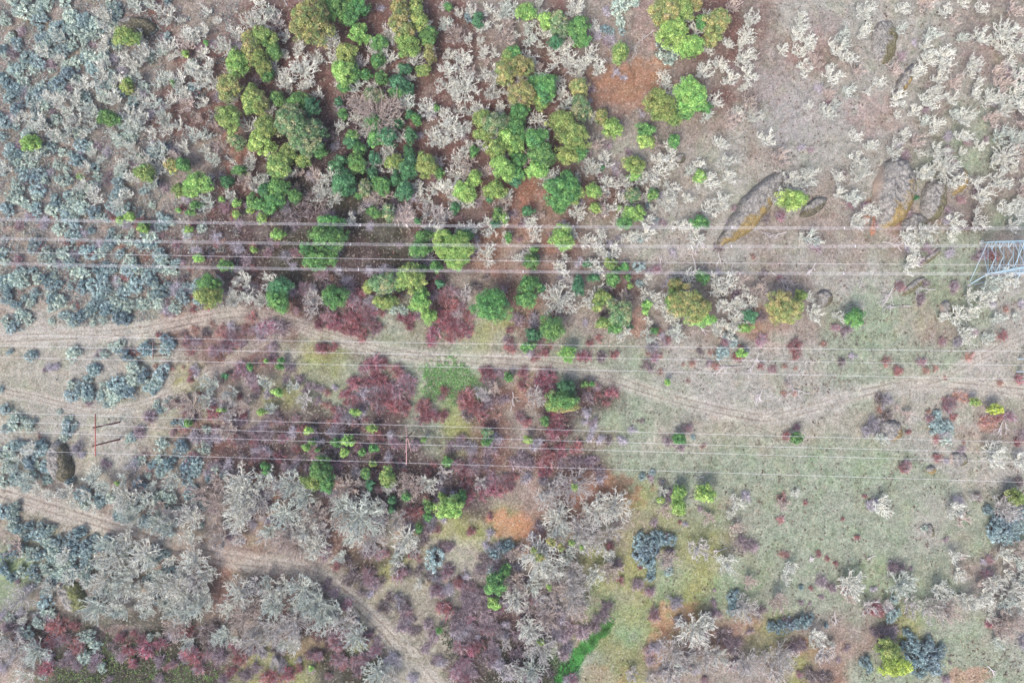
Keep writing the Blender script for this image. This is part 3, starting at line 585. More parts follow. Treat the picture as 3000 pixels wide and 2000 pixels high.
OPROTO = {}
def oak_proto(style, i):
    k = (style, i)
    if k not in OPROTO:
        OPROTO[k] = oak_meshes(2.2*(.9+.1*(i%3)), 3.0+.25*(i%4), 900+i*7+ord(style), style, 2, 8+i % 4, .4, .68, .23, .9, .52, 1.8)
    return OPROTO[k]
ODESC = {'w': 'bare white lichen-covered oak', 'g': 'bare grey twiggy tree', 't': 'bare fawn-grey tree', 'c': 'bare pale silvery oak'}
OAKS = []   # px,py,rpx,style,big
def add_oak(px, py, rp, style, asp=1.0, rot=None):
    OAKS.append((px, py, rp, style, asp, rot))
BIG = {
(0,0): "430 400 36 w;100 80 40 c;60 270 34 w;390 400 36 w;860 400 60 w;930 440 55 w;240 710 48 w;100 830 42 w;360 930 60 w;570 930 50 w;720 650 55 w;1180 690 58 w;640 1050 40 w",
(1,0): "30 30 75 w;140 140 62 g;205 250 50 w;300 330 70 w;320 480 120 w;200 560 85 w;430 640 62 w;420 420 60 w;530 300 72 w;830 780 200 t;700 700 100 t;960 720 95 t;900 400 75 w;735 430 62 g;1090 400 88 w;920 1035 85 w;770 1130 55 w;890 930 60 w;1000 940 55 w;410 1220 80 t;540 1350 92 w;830 1345 105 t;1250 1120 62 g;1240 1290 70 w;1390 1205 80 w;1580 1180 70 t;660 1515 60 w;720 1455 36 g;1180 1460 80 g;1280 1490 80 g;1440 590 110 w;1600 60 70 w;50 1230 60 c;280 1190 48 t;1340 870 100 w;1220 950 85 w",
(2,0): "570 180 46 w;540 360 65 w;400 420 95 w;340 640 62 w;190 820 75 w;560 1150 85 w;560 800 48 w;1060 540 70 w;1340 800 62 c;1080 1010 68 w;900 1220 90 w;1000 1180 78 w;1650 130 85 w;1500 300 60 w",
(3,0): "230 150 85 w;300 300 80 w;480 340 75 w;110 330 70 w;1100 400 80 w;1160 640 85 w;1240 1150 110 w;1310 1240 80 w;880 1030 85 w;620 1100 75 w;500 1330 80 w;450 510 80 w;285 730 42 w;1420 440 85 w;1650 220 100 w;1640 740 95 w;1650 1080 100 w;1600 1250 90 w;160 1240 72 w",
(0,1): "1450 1085 92 c;1590 1140 66 c;1600 500 85 w;1700 480 66 w;1340 1160 34 c",
(1,1): "1585 180 82 w;40 500 92 w;400 480 92 g;380 580 56 g;60 1060 72 c;250 1090 62 c;340 1190 72 g;880 440 58 g;1390 600 42 g;1560 1150 52 g;1640 1100 60 t;1440 450 62 g",
(2,1): "330 490 138 w;400 385 60 g;150 40 66 w;560 260 80 w;600 330 50 w;990 500 85 w;930 460 56 w;1110 640 75 w;1420 430 66 w;1470 540 92 w;1540 640 82 w;1600 420 46 w;660 400 56 g;160 1160 92 g;940 640 40 w;800 60 62 w;520 80 66 w;620 60 60 w",
(3,1): "320 590 85 w;290 480 40 w;1320 610 78 w;1200 620 56 w;1580 620 56 c;500 610 52 w;790 1455 62 c;970 1280 46 t;890 1240 40 t;1500 760 56 c;130 1080 36 t;1700 620 40 c",
(0,2): "170 180 85 c;250 240 60 w;430 260 88 w;500 330 56 w;620 350 62 c;640 150 80 c;1180 170 90 c;1380 260 80 t;1650 180 115 w;1740 280 70 w;1500 180 80 t;1300 420 105 w;1310 570 90 w;1620 450 100 w;1520 600 85 g;720 210 85 c;850 180 66 c;950 230 60 t;850 590 92 w;790 720 110 w;930 640 60 c;440 700 78 w;470 830 70 w;330 920 85 w;110 1010 112 g;700 880 100 w;850 930 100 w;1030 760 80 c;1100 900 100 w;1320 740 105 w;1420 830 85 w;1250 980 115 w;1010 1010 78 w;80 1350 110 g;180 1440 60 g;1640 960 120 w;1560 1060 85 w;100 620 80 t;1100 350 66 t;1400 960 85 w;1080 1240 20 c;1270 1180 26 c;1650 1150 110 t",
(1,2): "700 440 190 c;590 370 110 c;240 220 120 c;330 300 100 c;340 520 120 w;220 520 85 g;400 640 105 w;575 710 58 c;20 200 56 w;60 880 85 c;300 950 125 c;100 1060 105 c;450 1130 125 c;250 1180 135 g;520 1090 80 c;1180 190 88 w;1280 140 66 g;1120 890 44 w;900 1490 56 w;1720 1310 48 g;1720 1500 78 g;40 430 32 g;1540 190 52 g;1080 670 46 g;120 1440 44 g;720 190 36 g;60 150 80 c",
(2,2): "435 220 142 g;710 360 136 w;320 440 128 w;480 520 135 g;560 600 105 g;190 700 165 w;260 780 120 w;420 800 92 g;280 930 105 t;430 1010 112 g;680 800 92 t;1270 1230 150 w;1340 1160 92 w;1120 1380 130 g;1350 1400 105 g;1230 1450 92 g;1610 1080 105 g;1640 870 56 t;1300 650 80 g;1470 740 88 w;1545 330 60 w;1500 410 46 w;1540 500 62 t;1360 430 52 t;1040 250 62 w;1060 380 78 t;1080 700 82 t;120 1370 50 g;50 930 60 g;30 1480 70 g;1560 1450 78 g;460 1080 75 t;260 1300 44 g;820 1510 50 g;950 1530 40 g;1740 1380 40 g",
(3,2): "790 355 78 w;1300 370 72 w;1340 430 60 t;1640 690 85 w;1190 930 88 w;1300 990 66 w;1400 1010 92 w;1560 880 88 w;1500 960 66 w;1700 950 92 w;1660 830 60 w;1680 1170 125 t;1600 1200 80 t;150 780 66 w;130 860 40 w;570 990 58 t;70 1010 92 t;330 1250 78 w;100 1400 118 g;390 1370 80 g;190 270 40 w;100 340 60 t;1420 290 40 g;1740 1050 60 w;820 1040 48 g;60 1510 80 g;440 1300 40 w;800 1500 44 g"}
for (c, r), txt in BIG.items():
    for e in txt.split(';'):
        f = e.split(); px, py = T(c, r, float(f[0]), float(f[1])); add_oak(px, py, float(f[2])/2.351, f[3])
WMAP = """
000122220000123320002100011221
010233101101033331001203100213
012233202021033120021200122323
122233110022133110000210102213
101222210001121201021110021113
001210211100122021221121101212
000000000000112111311001011112
000000000000000121000000001000
000000110000000001111210000011
000000000000000000110100000010
""".split()
WMAP += """000000000000000000000000000000
000001110000000000000000000000
000000100000000000000000000000
100000000000000000000000000001
011110122011000010000000000001
000111111122000022000000000000
001221001001000221000000000011
001333023200000210000000011111
100001122110000100000000000001
100000000001000100010100000000""".split()
WR = random.Random(5)
def clear_of_ev(px, py, k=.75):
    return not (np.hypot(EVA[:, 0]-px, EVA[:, 1]-py) < EVA[:, 2]*k).any()
def in_clear(px, py):
    return ((px-1850)/85)**2+((py-210)/110)**2 < 1 or ((px-2310)/95)**2+((py-320)/100)**2 < 1 or ((px-1070)/60)**2+((py-60)/40)**2 < 1
for r, row in enumerate(WMAP):
    for c, ch in enumerate(row[:30]):
        for k in range(int(int(ch)*1.55+.5)):
            for tr in range(8):
                px = 100*c+WR.uniform(0, 100); py = 100*r+WR.uniform(0, 100)
                if (py < 1000 or in_clear(px, py) is False) and clear_of_ev(px, py) and not in_rock(px, py, 1.7) and not in_clear(px, py) and not near_track(px, py, 1.3) and all(math.hypot(px-o[0], py-o[1]) > 20+.35*min(o[2], 60) for o in OAKS):
                    add_oak(px, py, (15+24*WR.random()**.8)*(1 if py < 1000 else 1.3), WR.choice('wwwwcwwt' if py < 1000 else 'wcgt') if px > 500 else WR.choice('wcwc')); break
OAKS.sort(key=lambda o: -o[2])
rest = Soup() if len(OAKS) > 300 else None
print('oaks', len(OAKS))
def inst_into(soup, m, x, y, z, rz, sc):
    n = len(m.vertices); V = np.empty(n*3, np.float32); m.vertices.foreach_get('co', V); V = V.reshape(-1, 3)*sc
    F = np.empty(len(m.loops), np.int32); m.loops.foreach_get('vertex_index', F)
    Cc = np.empty(n*4, np.float32); m.color_attributes['Col'].data.foreach_get('color', Cc)
    ca, sa = math.cos(rz), math.sin(rz)
    V = np.stack([V[:, 0]*ca-V[:, 1]*sa+x, V[:, 0]*sa+V[:, 1]*ca+y, V[:, 2]+z], 1)
    soup.add(V, F.reshape(-1, 4), Cc.reshape(-1, 4)[:, :3])
for n, (px, py, rp, style, asp, rot) in enumerate(OAKS):
    Rm = rp*S
    if rp > 36:
        Ht = min(1.15*Rm+1.2, 7.5); fine = style in 'gt'
        lv = 3; R2 = Rm*(H-Ht*.7)/H
        bigo = Rm > 3.3
        if bigo: mm = oak_meshes(R2*.97, Ht, 3000+n, style, 3, int(20+2.6*Rm), .5+.04*Rm, .52 if fine else .68, .1 if fine else .13, .62, .36, 1.8 if fine else 1.5, 1.0, True)
        else: mm = oak_meshes(R2*.86, Ht, 3000+n, style, 2, 13, .4+.04*Rm, .54 if fine else .68, .13 if fine else .18, .9, .5, 3.0 if fine else 2.6, 1.05)
        sc = 1.0
    else:
        mm = oak_proto(style, WR.randrange(8)); sc = Rm/2.2*.97; Ht = 3.4*sc
    x, y = P(px, py, Ht*.7); z = float(gz(x, y)); rz = WR.uniform(0, 6.28)
    if n < 300:
        o = empty('bare_oak', (x, y, z), rz); o.scale = (sc, sc*(WR.uniform(.8, 1.2) if rp <= 36 else 1), sc)
        obj('trunk', mm[0], o); obj('crown', mm[1], o)
        later(o, ODESC[style], px, py, 'tree', 'bare winter oaks', sizeword(rp, 26, 48))
    else:
        for m in mm: inst_into(rest, m, x, y, z, rz, sc)
if rest is not None and rest.n:
    o = obj('oak_scrub', rest.mesh('oak_scrub', M['lichen'])); tag(o, 'small bare white oak scrub scattered between the larger oaks', 'oak scrub', kind='stuff')

# mistletoe balls in the big oaks
MT = random.Random(3)
for c, r, zx, zy, zr, w_ in [(2,2,190,700,34,'upper right of the two in the left sprawling oak'), (2,2,150,650,22,'small, at the top of the left sprawling oak'), (2,2,270,592,32,'leftmost of the row across the broad grey oaks'), (2,2,335,632,26,'second from the left across the broad grey oaks'),
                             (2,2,410,602,24,'third from the left across the broad grey oaks'), (2,2,480,634,18,'rightmost of the row across the broad grey oaks'), (2,2,255,910,20,'low in the oaks above the dark thicket'), (2,2,430,222,24,'in the middle of the round grey oak'), (0,2,815,190,16,'in a white oak near the left track')]:
    px, py = T(c, r, zx, zy); rm = zr/2.351*S; x, y = P(px, py, 6.2)
    o = obj('mistletoe', evergreen_crown(rm*.9, rm*.9, 1.1, int(zx*3+zy), 'o' if zr > 25 else 'y', .8), None, (x, y, float(gz(x, y))+5.4)); o.scale = (.95, .95, .95)
    tag(o, 'olive mistletoe ball, '+w_, 'mistletoe', 'mistletoe clumps in bare oaks')

# ------------------------------------------------------------------ shrubs
def leaf_shrub(seed, R_, ht, cols, dens=1.0):
    """silver-grey leafy shrub: tufts of upright leaves over a mound of twigs"""
    R = np.random.default_rng(seed); s = Soup(); n = int(34*dens*(R_/1.4)**2); th = R.random(n)*6.28; rr = np.sqrt(R.random(n))
    ph = R.random(3)*6.28; ol = 1+.18*np.sin(2*th+ph[0])+.14*np.sin(3*th+ph[1])+.1*np.sin(7*th+ph[2])
    z = ht*np.sqrt(1-rr**2*.8)*(.65+.5*R.random(n)); c = np.stack([R_*rr*ol*np.cos(th), R_*rr*ol*np.sin(th), z], 1)
    k = 22; u = R.normal(size=(n, k, 3)); u[..., 2] = np.abs(u[..., 2]); u /= np.linalg.norm(u, axis=2, keepdims=True)
    tip = R.random((n, 1))
    q = c[:, None]+u*(.16+.2*R.random((n, k, 1)))*(R_/1.4)**.3
    cc = cols[0]*(1-tip)+cols[1]*tip; cc = cc[:, None]*(.75+.5*R.random((n, k, 1)))
    s.cards(q.reshape(-1, 3), (u+R.normal(size=u.shape)*.5).reshape(-1, 3), .1+.07*R.random(n*k), cc.reshape(-1, 3), R, .5)
    # twigs
    m = n*3; a = R.integers(0, n, m); e = c[a]+R.normal(size=(m, 3))*.25; e[:, 2] = np.abs(e[:, 2]); b = e*[.3, .3, 0]
    s.tubes(b, e, .03, .012, cols[2], 3)
    t2 = c[a]+R.normal(size=(m, 3))*.2; s.tubes(t2, t2+R.normal(size=(m, 3))*[.2, .2, .12]+[0, 0, .12], .03, .012, cols[1], 3)
    return s.mesh('foliage', M['shrub'])
def twig_shrub(seed, R_, ht, ca, cb, n=150, w=.03):
    n = int(n*.62)
    R = np.random.default_rng(seed); s = Soup(); nc = R.integers(4, 8)
    ct = R.random(nc)*6.28; cr_ = R_*.6*R.random(nc)**.5; cx = np.stack([cr_*np.cos(ct), cr_*np.sin(ct)], 1); cR = R_*(.4+.3*R.random(nc)); g_ = R.integers(0, nc, n)
    th = R.random(n)*6.28; rr = R.random(n)**.55; c0 = cx[g_]; rl = cR[g_]
    e = np.stack([c0[:, 0]+rl*rr*np.cos(th), c0[:, 1]+rl*rr*np.sin(th), ht*np.sqrt(1-rr**2*.8)*(.6+.5*R.random(n))*(rl/R_+.3)], 1)
    b = np.stack([c0[:, 0]*.8+rl*.15*np.cos(th), c0[:, 1]*.8+rl*.15*np.sin(th), np.zeros(n)], 1)
    mid = b*.5+e*.5+R.normal(size=(n, 3))*.1*R_
    f = R.random((n, 1)); col = ca*f+cb*(1-f); s.tubes(b, mid, w*1.2, w, cb*.9, 3); s.tubes(mid, e, w, w*.6, col, 3)
    for j in range(5):
        t = .3+.7*R.random((n, 1)); q = mid*(1-t)+e*t; d = (e-mid)*.6+R.normal(size=(n, 3))*.27*R_+[0, 0, .05]
        gm = (R.random((n, 1)) < .25); s.tubes(q, q+d*.9, w*.9, w*.45, np.where(gm, lin(190, 180, 184), ca if j > 1 else cb)*(.55+.7*R.random((n, 1))), 3)
    return s.mesh('twigs', M['twig'])
BL = (lin(112, 138, 142), lin(186, 204, 200), lin(110, 98, 104)); BD = (lin(94, 116, 124), lin(158, 178, 180), lin(96, 88, 92)); BG = (lin(140, 164, 158), lin(214, 224, 208), lin(128, 114, 112))
BP = {'b': [leaf_shrub(40+i, 1.5, 1.5, BL) for i in range(5)], 'k': [leaf_shrub(60+i, 1.5, 1.7, BD, 1.2) for i in range(4)], 's': [leaf_shrub(80+i, 1.5, 1.4, BG) for i in range(4)]}
RP = {'r': [twig_shrub(200+i, 1.6, 1.4, lin(204, 98, 104), lin(136, 78, 90), 140) for i in range(6)], 'o': [twig_shrub(220+i, 1.5, .8, lin(206, 126, 106), lin(164, 116, 106), 80) for i in range(4)],
      'p': [twig_shrub(240+i, 1.6, 1.3, lin(190, 164, 170), lin(136, 108, 120), 120) for i in range(5)], 'q': [twig_shrub(260+i, 1.6, 1.4, lin(212, 204, 214), lin(160, 152, 162), 120) for i in range(5)],
      'd': [twig_shrub(280+i, 1.5, .9, lin(142, 122, 116), lin(104, 88, 88), 110) for i in range(4)], 'm': [twig_shrub(300+i, 1.6, 1.4, lin(190, 106, 114), lin(180, 172, 182), 130) for i in range(5)], 'f': [twig_shrub(320+i, 1.5, 1.6, lin(220, 206, 194), lin(186, 170, 162), 380) for i in range(2)]}
SDESC = {'b': ('blue-grey leafy shrub', 'shrub'), 'k': ('dark blue-grey shrub', 'shrub'), 's': ('silvery-green shrub', 'shrub'), 'r': ('red-stemmed bare shrub', 'shrub'), 'o': ('rusty orange low shrub', 'shrub'),
         'p': ('purplish-brown bare shrub', 'shrub'), 'q': ('grey-lilac bare shrub', 'shrub'), 'd': ('dark brown bare shrub', 'shrub'), 'm': ('mixed red-and-grey bare shrub', 'shrub'), 'f': ('dense fawn domed bush', 'bush')}
SH = []
SX = {  # explicit shrubs: zx zy zr kind
(2,0): "740 40 58 s;820 15 55 s;740 140 42 s;645 205 34 k;757 213 24 b;690 215 22 b;1060 360 72 s;1090 400 48 s;990 1510 24 b;640 80 36 q;680 270 40 q;940 1410 24 k;720 500 30 q;770 530 24 q;890 785 24 q;640 1110 34 q",
(1,0): "1010 1485 70 f;1460 125 30 k;860 60 26 q;470 1490 60 p;330 1450 70 d;240 1500 80 d;400 1330 80 d;1120 1300 60 d",
(1,1): "955 565 34 s;1010 570 34 s;640 600 44 r;700 640 50 r;560 640 44 r;490 600 44 m;740 740 36 r;780 640 44 m;820 680 34 r;600 690 40 r;530 690 34 r;660 700 40 r;800 560 44 r;860 580 30 r;720 560 44 m;440 660 36 r;1330 540 50 r;1300 600 50 r;1420 540 44 m;1460 620 44 r;1380 680 56 r;1450 700 44 r;1290 680 50 r;1230 730 50 r;1190 780 36 r;1320 760 44 r;1400 740 40 r;1290 480 44 r;1330 440 40 m;480 820 44 r;530 825 30 r;440 825 32 r;690 1050 56 r;800 960 56 r;860 930 36 r;870 1040 60 r;960 1010 50 r;1030 1040 50 m;900 1100 56 r;780 1060 56 r;620 1160 44 r;720 1160 62 q;800 1180 60 m;880 1190 50 r;960 1130 56 m;1040 1120 44 m;1050 1060 40 m;840 1120 60 q;1010 1240 44 r;930 1240 44 r;850 1240 44 m;740 1230 44 p;680 1200 44 r;540 1240 30 r;560 1310 36 r;480 1230 40 o;500 1340 36 o;420 1190 30 p;480 1140 40 o;1150 1260 50 r;1200 1290 50 r;1140 1310 40 r;1230 1310 30 r;1150 1220 34 r;1450 1170 50 r;1470 1240 44 r;1430 1210 40 r;1520 1270 50 r;1560 1270 36 r;1570 1010 40 r;1620 990 36 r;1690 1000 36 p;1600 1060 44 p;1540 1130 40 q;1620 1200 50 p;1700 1180 44 p;1580 1370 30 r;1060 600 36 r;1110 600 30 p;1180 130 20 d;60 690 60 m;160 700 56 p;40 750 34 p;120 830 40 p;230 980 44 p;200 1040 30 p;300 1050 40 p;640 400 50 p;660 500 56 m;700 430 44 r;1745 700 24 r;1745 840 36 r;1750 780 24 r",
(2,1): "860 70 36 b;880 270 38 b;880 385 26 b;1500 760 44 b;1530 790 30 b;1430 870 40 b;1470 850 30 b;240 1050 58 r;220 1100 56 r;270 1120 44 p;190 1080 30 r;590 1150 40 o;575 1085 26 o;690 1150 36 r;650 1200 22 r;520 1110 24 o;300 1320 44 r;320 1400 50 r;280 1420 40 r;240 1540 44 r;340 1540 44 r;430 1510 40 r;90 1330 36 r;60 1310 36 m;620 880 44 p;940 950 46 p;510 1260 30 q;520 1300 30 q;500 1340 24 q;575 1312 14 q;560 1380 36 q;600 1450 36 q;760 1465 36 q;830 1390 28 q;530 1440 32 q;1210 1380 36 m;1100 1470 50 p;1150 1500 44 p;1240 1440 18 b;1320 1510 28 o;900 1330 20 d;500 900 40 r;230 880 36 r;80 1010 40 r;600 760 40 o;1030 880 26 o;940 870 22 o;1140 640 20 o;1400 960 40 o;1250 940 34 o;1380 850 30 o;1180 940 16 o;1220 1050 20 o;1660 200 26 o;150 640 50 q;60 640 40 p;700 870 30 r;160 880 30 r;1600 860 30 b;530 790 24 r",
(3,1): "1170 1300 34 b;1150 1350 34 b;1210 1370 44 b;1240 1380 36 b;1150 1390 30 b;1270 1420 24 s;1240 1470 40 s;1160 1280 24 b;900 980 36 r;880 1000 20 r;820 920 50 o;200 820 50 r;180 870 56 o;1390 890 44 o;1160 970 28 o;1090 990 34 o;1740 1040 40 r;1600 1070 30 o;1250 1180 44 o;1340 1190 66 o;1260 1220 56 m;1540 1350 66 o;1600 1310 34 r;1500 1340 40 o;1180 1460 40 o;975 1410 24 r;770 1255 30 o;720 1370 60 q;700 1400 44 q;830 1300 56 d;130 1430 34 r;200 1370 30 m;1730 1480 30 r;1360 1480 20 o;1340 1540 30 p;1560 200 40 r;1640 560 30 o;1620 750 50 o;30 960 30 o;120 950 24 o;190 970 18 o;110 1140 30 o;180 1140 30 o;390 795 30 o;1230 1030 20 o;540 620 24 m;1480 180 60 p",
(0,1): "65 855 22 b;210 890 40 b;540 855 24 s;370 950 34 q;680 870 38 p;330 960 30 q;300 985 20 p;1165 800 32 k;1070 950 26 o;900 860 40 o;945 870 30 o;850 860 22 o;1340 700 36 o;1500 700 56 o;1430 760 30 o;1560 740 40 o;1470 660 30 o;1550 810 60 m;1640 800 36 o;1310 860 40 o;1090 740 22 r;1270 720 22 o;1320 1000 26 r;1310 1040 24 r;1480 890 26 o;1180 970 26 o;1260 960 18 o;1720 1060 50 p;1660 960 40 m;1520 1280 36 r;1450 1270 44 r;1670 1280 40 r;1430 1390 30 s;620 1150 34 b;610 1200 28 p;730 1220 26 b;1080 1210 26 s;1150 1190 22 b;405 1270 20 s;450 1325 24 s;490 1310 20 s;510 1360 24 s;40 1245 38 b;270 1440 20 o;1300 1180 50 p;1260 1220 40 o;1290 1240 40 p;1600 1420 24 r;1740 1470 24 r;1620 1340 44 p;10 1110 20 b;1200 1340 22 k;1260 1340 28 b;1730 620 56 o;1690 680 44 o",
(0,2): "975 40 26 r;370 1210 60 r;300 1300 50 r;510 1320 50 r;500 1190 30 r;290 1470 50 r;830 1280 40 r;870 1340 36 r;1000 1340 50 r;960 1270 34 r;1090 1310 44 r;1290 1220 46 r;1170 1250 34 q;910 1230 20 r;1310 1410 50 r;1250 1400 34 r;1640 1400 44 r;1610 1330 36 r;890 1460 36 r;1140 1470 24 r;1580 1490 36 r;1020 1260 28 s;1730 1350 36 r;230 1330 40 q;470 1380 30 q;340 1400 40 q;440 1270 36 m;170 1250 44 p;60 1180 60 p;1400 1250 70 d;1500 1290 60 d;1430 1330 50 d;1480 1210 60 d;1500 1380 50 d;640 1280 50 d;760 1330 50 d;1750 1480 40 p;850 1000 44 q;260 830 18 k;265 865 14 k;115 870 26 p;1150 680 30 b;1080 640 36 b;960 700 50 q",
(1,2): "1220 725 74 b;1640 670 40 k;1700 640 44 k;1740 620 36 k;1590 760 44 p;1620 790 36 b;1640 720 40 p;1440 830 32 q;1410 880 40 r;1310 810 44 m;1090 700 40 r;840 695 38 m;775 850 46 m;770 820 36 m;670 840 60 d;620 880 50 d;730 960 40 d;850 870 36 d;1235 920 44 m;1210 480 50 q;1180 450 32 q;1290 450 26 q;1250 510 24 r;1615 545 34 q;1610 420 22 r;1300 1080 50 r;745 1280 50 m;820 1350 44 m;545 1310 50 m;580 1420 44 m;690 1420 44 m;700 1480 40 m;430 1390 40 m;620 1050 40 m;700 1145 20 q;1080 1140 34 d;1010 1060 66 d;870 1060 60 d;920 980 44 d;1090 1220 44 d;940 1420 56 q;600 1240 40 r;290 1420 22 q;280 1480 30 r;200 1530 50 r;100 1540 50 r;600 1460 30 r;1380 1490 50 m;1440 1530 40 r;1500 1350 40 r;1540 1320 40 r;1640 1380 36 m;1440 1180 66 q;1380 1230 50 q;1500 1060 60 p;1460 980 56 p;1580 1030 50 p;1600 1130 60 p;1640 1200 50 p;1560 1200 50 p;1480 1250 50 p;1390 1110 50 p;990 840 44 m;1030 800 50 d;1120 800 50 d;1180 850 44 d;1080 390 50 r;1040 410 40 r;1000 60 40 d;940 50 20 r;1560 250 50 r;1640 260 44 r;1440 190 40 r;1690 240 36 r;1430 110 36 r;1380 60 40 m;1620 160 36 m;1500 100 50 p;1600 60 50 p;500 650 34 p;460 700 40 p;760 670 50 p;540 770 30 r;1300 640 30 m;1030 480 20 r;530 950 40 p;480 900 44 p;560 1040 44 p;1740 170 34 r;1480 520 26 r",
(2,2): "870 590 50 k;950 590 56 k;1010 570 50 k;1070 580 50 k;880 700 46 k;930 730 50 k;920 660 44 k;980 650 46 k;950 840 34 k;965 790 30 b;1080 800 30 b;1525 970 42 k;1520 1060 40 k;1560 1050 34 k;900 150 26 b;960 120 24 b;950 160 30 p;1035 185 16 k;610 160 36 q;230 285 32 b;230 190 44 q;870 910 48 p;700 780 50 p;740 750 36 p;690 640 36 r;750 870 30 r;660 1060 50 p;300 1080 56 p;210 1090 50 p;330 1110 50 q;180 1190 50 p;270 1200 56 q;400 1200 56 p;560 1180 50 p;620 1130 50 p;100 1180 60 p;60 1250 60 p;470 1230 60 p;350 1260 40 p;70 1060 56 p;140 1010 44 m;1460 1250 60 d;1540 1330 50 p;1490 1300 44 p;880 785 22 r;1150 460 16 r;240 60 50 r;230 130 44 r;330 60 44 p;430 40 56 p;550 50 50 p;600 100 44 p;1660 640 40 p;1600 620 56 p;1700 1080 50 p;1410 1110 40 p;1395 1020 26 p;1610 290 40 q;1300 370 24 p;50 60 60 p;120 40 56 p;20 140 26 r;1190 480 22 q;1395 935 14 p;1640 1220 24 p;1000 1330 50 q;1040 1490 50 q",
(3,2): "930 1310 30 k;990 1300 50 k;1080 1320 60 k;1020 1390 66 k;1120 1400 66 k;1180 1350 46 k;1060 1460 60 k;1150 1460 50 k;980 1450 44 k;960 1225 32 k;675 1430 40 k;700 1475 26 k;1600 430 60 k;1680 410 60 k;1740 400 50 k;1560 500 60 k;1640 500 66 k;1720 500 50 b;1580 560 44 b;1660 570 50 b;1520 380 34 k;870 1000 28 b;880 1090 36 b;850 1120 36 b;220 1150 46 k;270 1140 40 k;150 1170 44 k;80 1180 44 k;30 1180 36 k;750 1060 50 r;720 1080 36 r;780 1090 36 r;680 1080 20 r;840 1060 30 q;895 770 58 p;985 782 16 p;860 790 30 p;1335 698 20 r;615 565 22 r;510 440 14 r;670 285 18 r;260 330 18 r;410 710 20 r;350 680 26 r;470 750 20 r;370 975 20 p;225 910 18 k;735 925 24 q;550 1330 24 p;300 920 18 r;780 1220 50 p;850 1210 50 p;820 1270 44 p;300 1530 60 d;360 1540 56 d;420 1550 50 d;960 80 44 m;930 90 30 r;1180 20 30 r;1230 40 24 q;1740 180 40 d;1700 260 40 o;1620 290 20 d;540 930 36 r;1530 1150 40 r;100 300 50 o;90 450 40 o;110 700 40 o;1230 580 20 p;1220 1550 34 p;1480 740 24 q;230 1020 20 p;290 1020 14 p;400 1170 18 k;490 1410 20 p;1255 1430 16 d;1080 500 24 s"}
for (c, r), txt in SX.items():
    for e in txt.split(';'):
        f = e.split(); px, py = T(c, r, float(f[0]), float(f[1])); SH.append((px, py, float(f[2])/2.351*(1.28 if f[3] in 'rm' and px < 1800 else 1.06), f[3], 1))
SMAPS = {'B': """
245210000000000000000000000000
354111000000000000000000000000
652211000000000000000000000000
322100000000000000000000000000
322110000000000000000000000000
243310000000000000000000000000
134431000000000000000000000000
323431000000000000000000000000
665663000000000000000000000000
213310000000000000000000000000
003220000000000000000000000000
004550000000000000000000000000
310100000000000000000000000000
520045100000000000000000000000
513422100000000000000000000000
432541000000000000000000000000
455221000000000000000000000000
021110000000000000000000000000
""".split(), 'R': """
000000000000000000000000000000
000000000000000000000000000000
000000000000000000000000000000
000000000000000000000000000000
000000000000000000000000000000
000000000000000000000000000000
110111100000000000000000000000
111101111000000000000000000000
001101211101100000000000000000
000002210012010110010010000000
000001210010000110010110000000
000001100010100100000000000000
000002221122211010000000000100
000011122111110000000000000000
000000011110111000000000000000
000000000000000000000000000000
""".split(), 'S': """
111100000000000000000000000000
111111110000000001000000001001
111111110011000001000000100001
111110101111110000000000000101
111111100111000001100001001110
111111111111110011110001100010
111111222111110110110110011100
111112222212210111010101001100
000112231221121010110110001101
000012221010010101010010100010
000001220000001100011100100100
000001121100001001000000010000
000011232321011001000000000101
001101232321131200000000000000
000001121322211010010000010010
000000110011200100010000000000
000010000011113200010000000010
100000010122133210010000100000
231000001122133310011001000001
112112212210223320012101000000
""".split()}
SR = random.Random(9)
for key, mp in SMAPS.items():
    for r, row in enumerate(mp):
        for c, ch in enumerate(row[:30]):
            for k in range(int(int(ch)*(2.3 if key == 'B' else 2.1 if key == 'R' else 1.5 if r < 12 else 2.4)+.5)):
                for tr in range(5):
                    px = 100*c+SR.uniform(0, 100); py = 100*r+SR.uniform(0, 100)
                    if clear_of_ev(px, py, .8) and not in_rock(px, py, .7) and not in_clear(px, py) and not near_track(px, py, 1.35):
                        if key == 'B':
                            kd = SR.choice('bbbsssk'); rp = SR.uniform(10, 24)
                        elif key == 'R': kd = SR.choice('rroom'); rp = SR.uniform(10, 20)
                        else: kd = SR.choice('ppqqmd' if px > 500 else 'ppqqss'); rp = SR.uniform(11, 21)*(1 if r < 12 else 1.15)
                        SH.append((px, py, rp, kd, 0)); break
groups = {}
for e in SH:
    k = 'blue' if e[3] in 'bks' else ('red' if e[3] in 'rom' else 'bare'); groups.setdefault(k, []).append(e)
GN = {'blue': 'blue-grey leafy shrubs', 'red': 'red and rusty shrubs', 'bare': 'bare winter shrubs'}
NM = {'blue': 'leafy_shrub', 'red': 'red_shrub', 'bare': 'bare_shrub'}
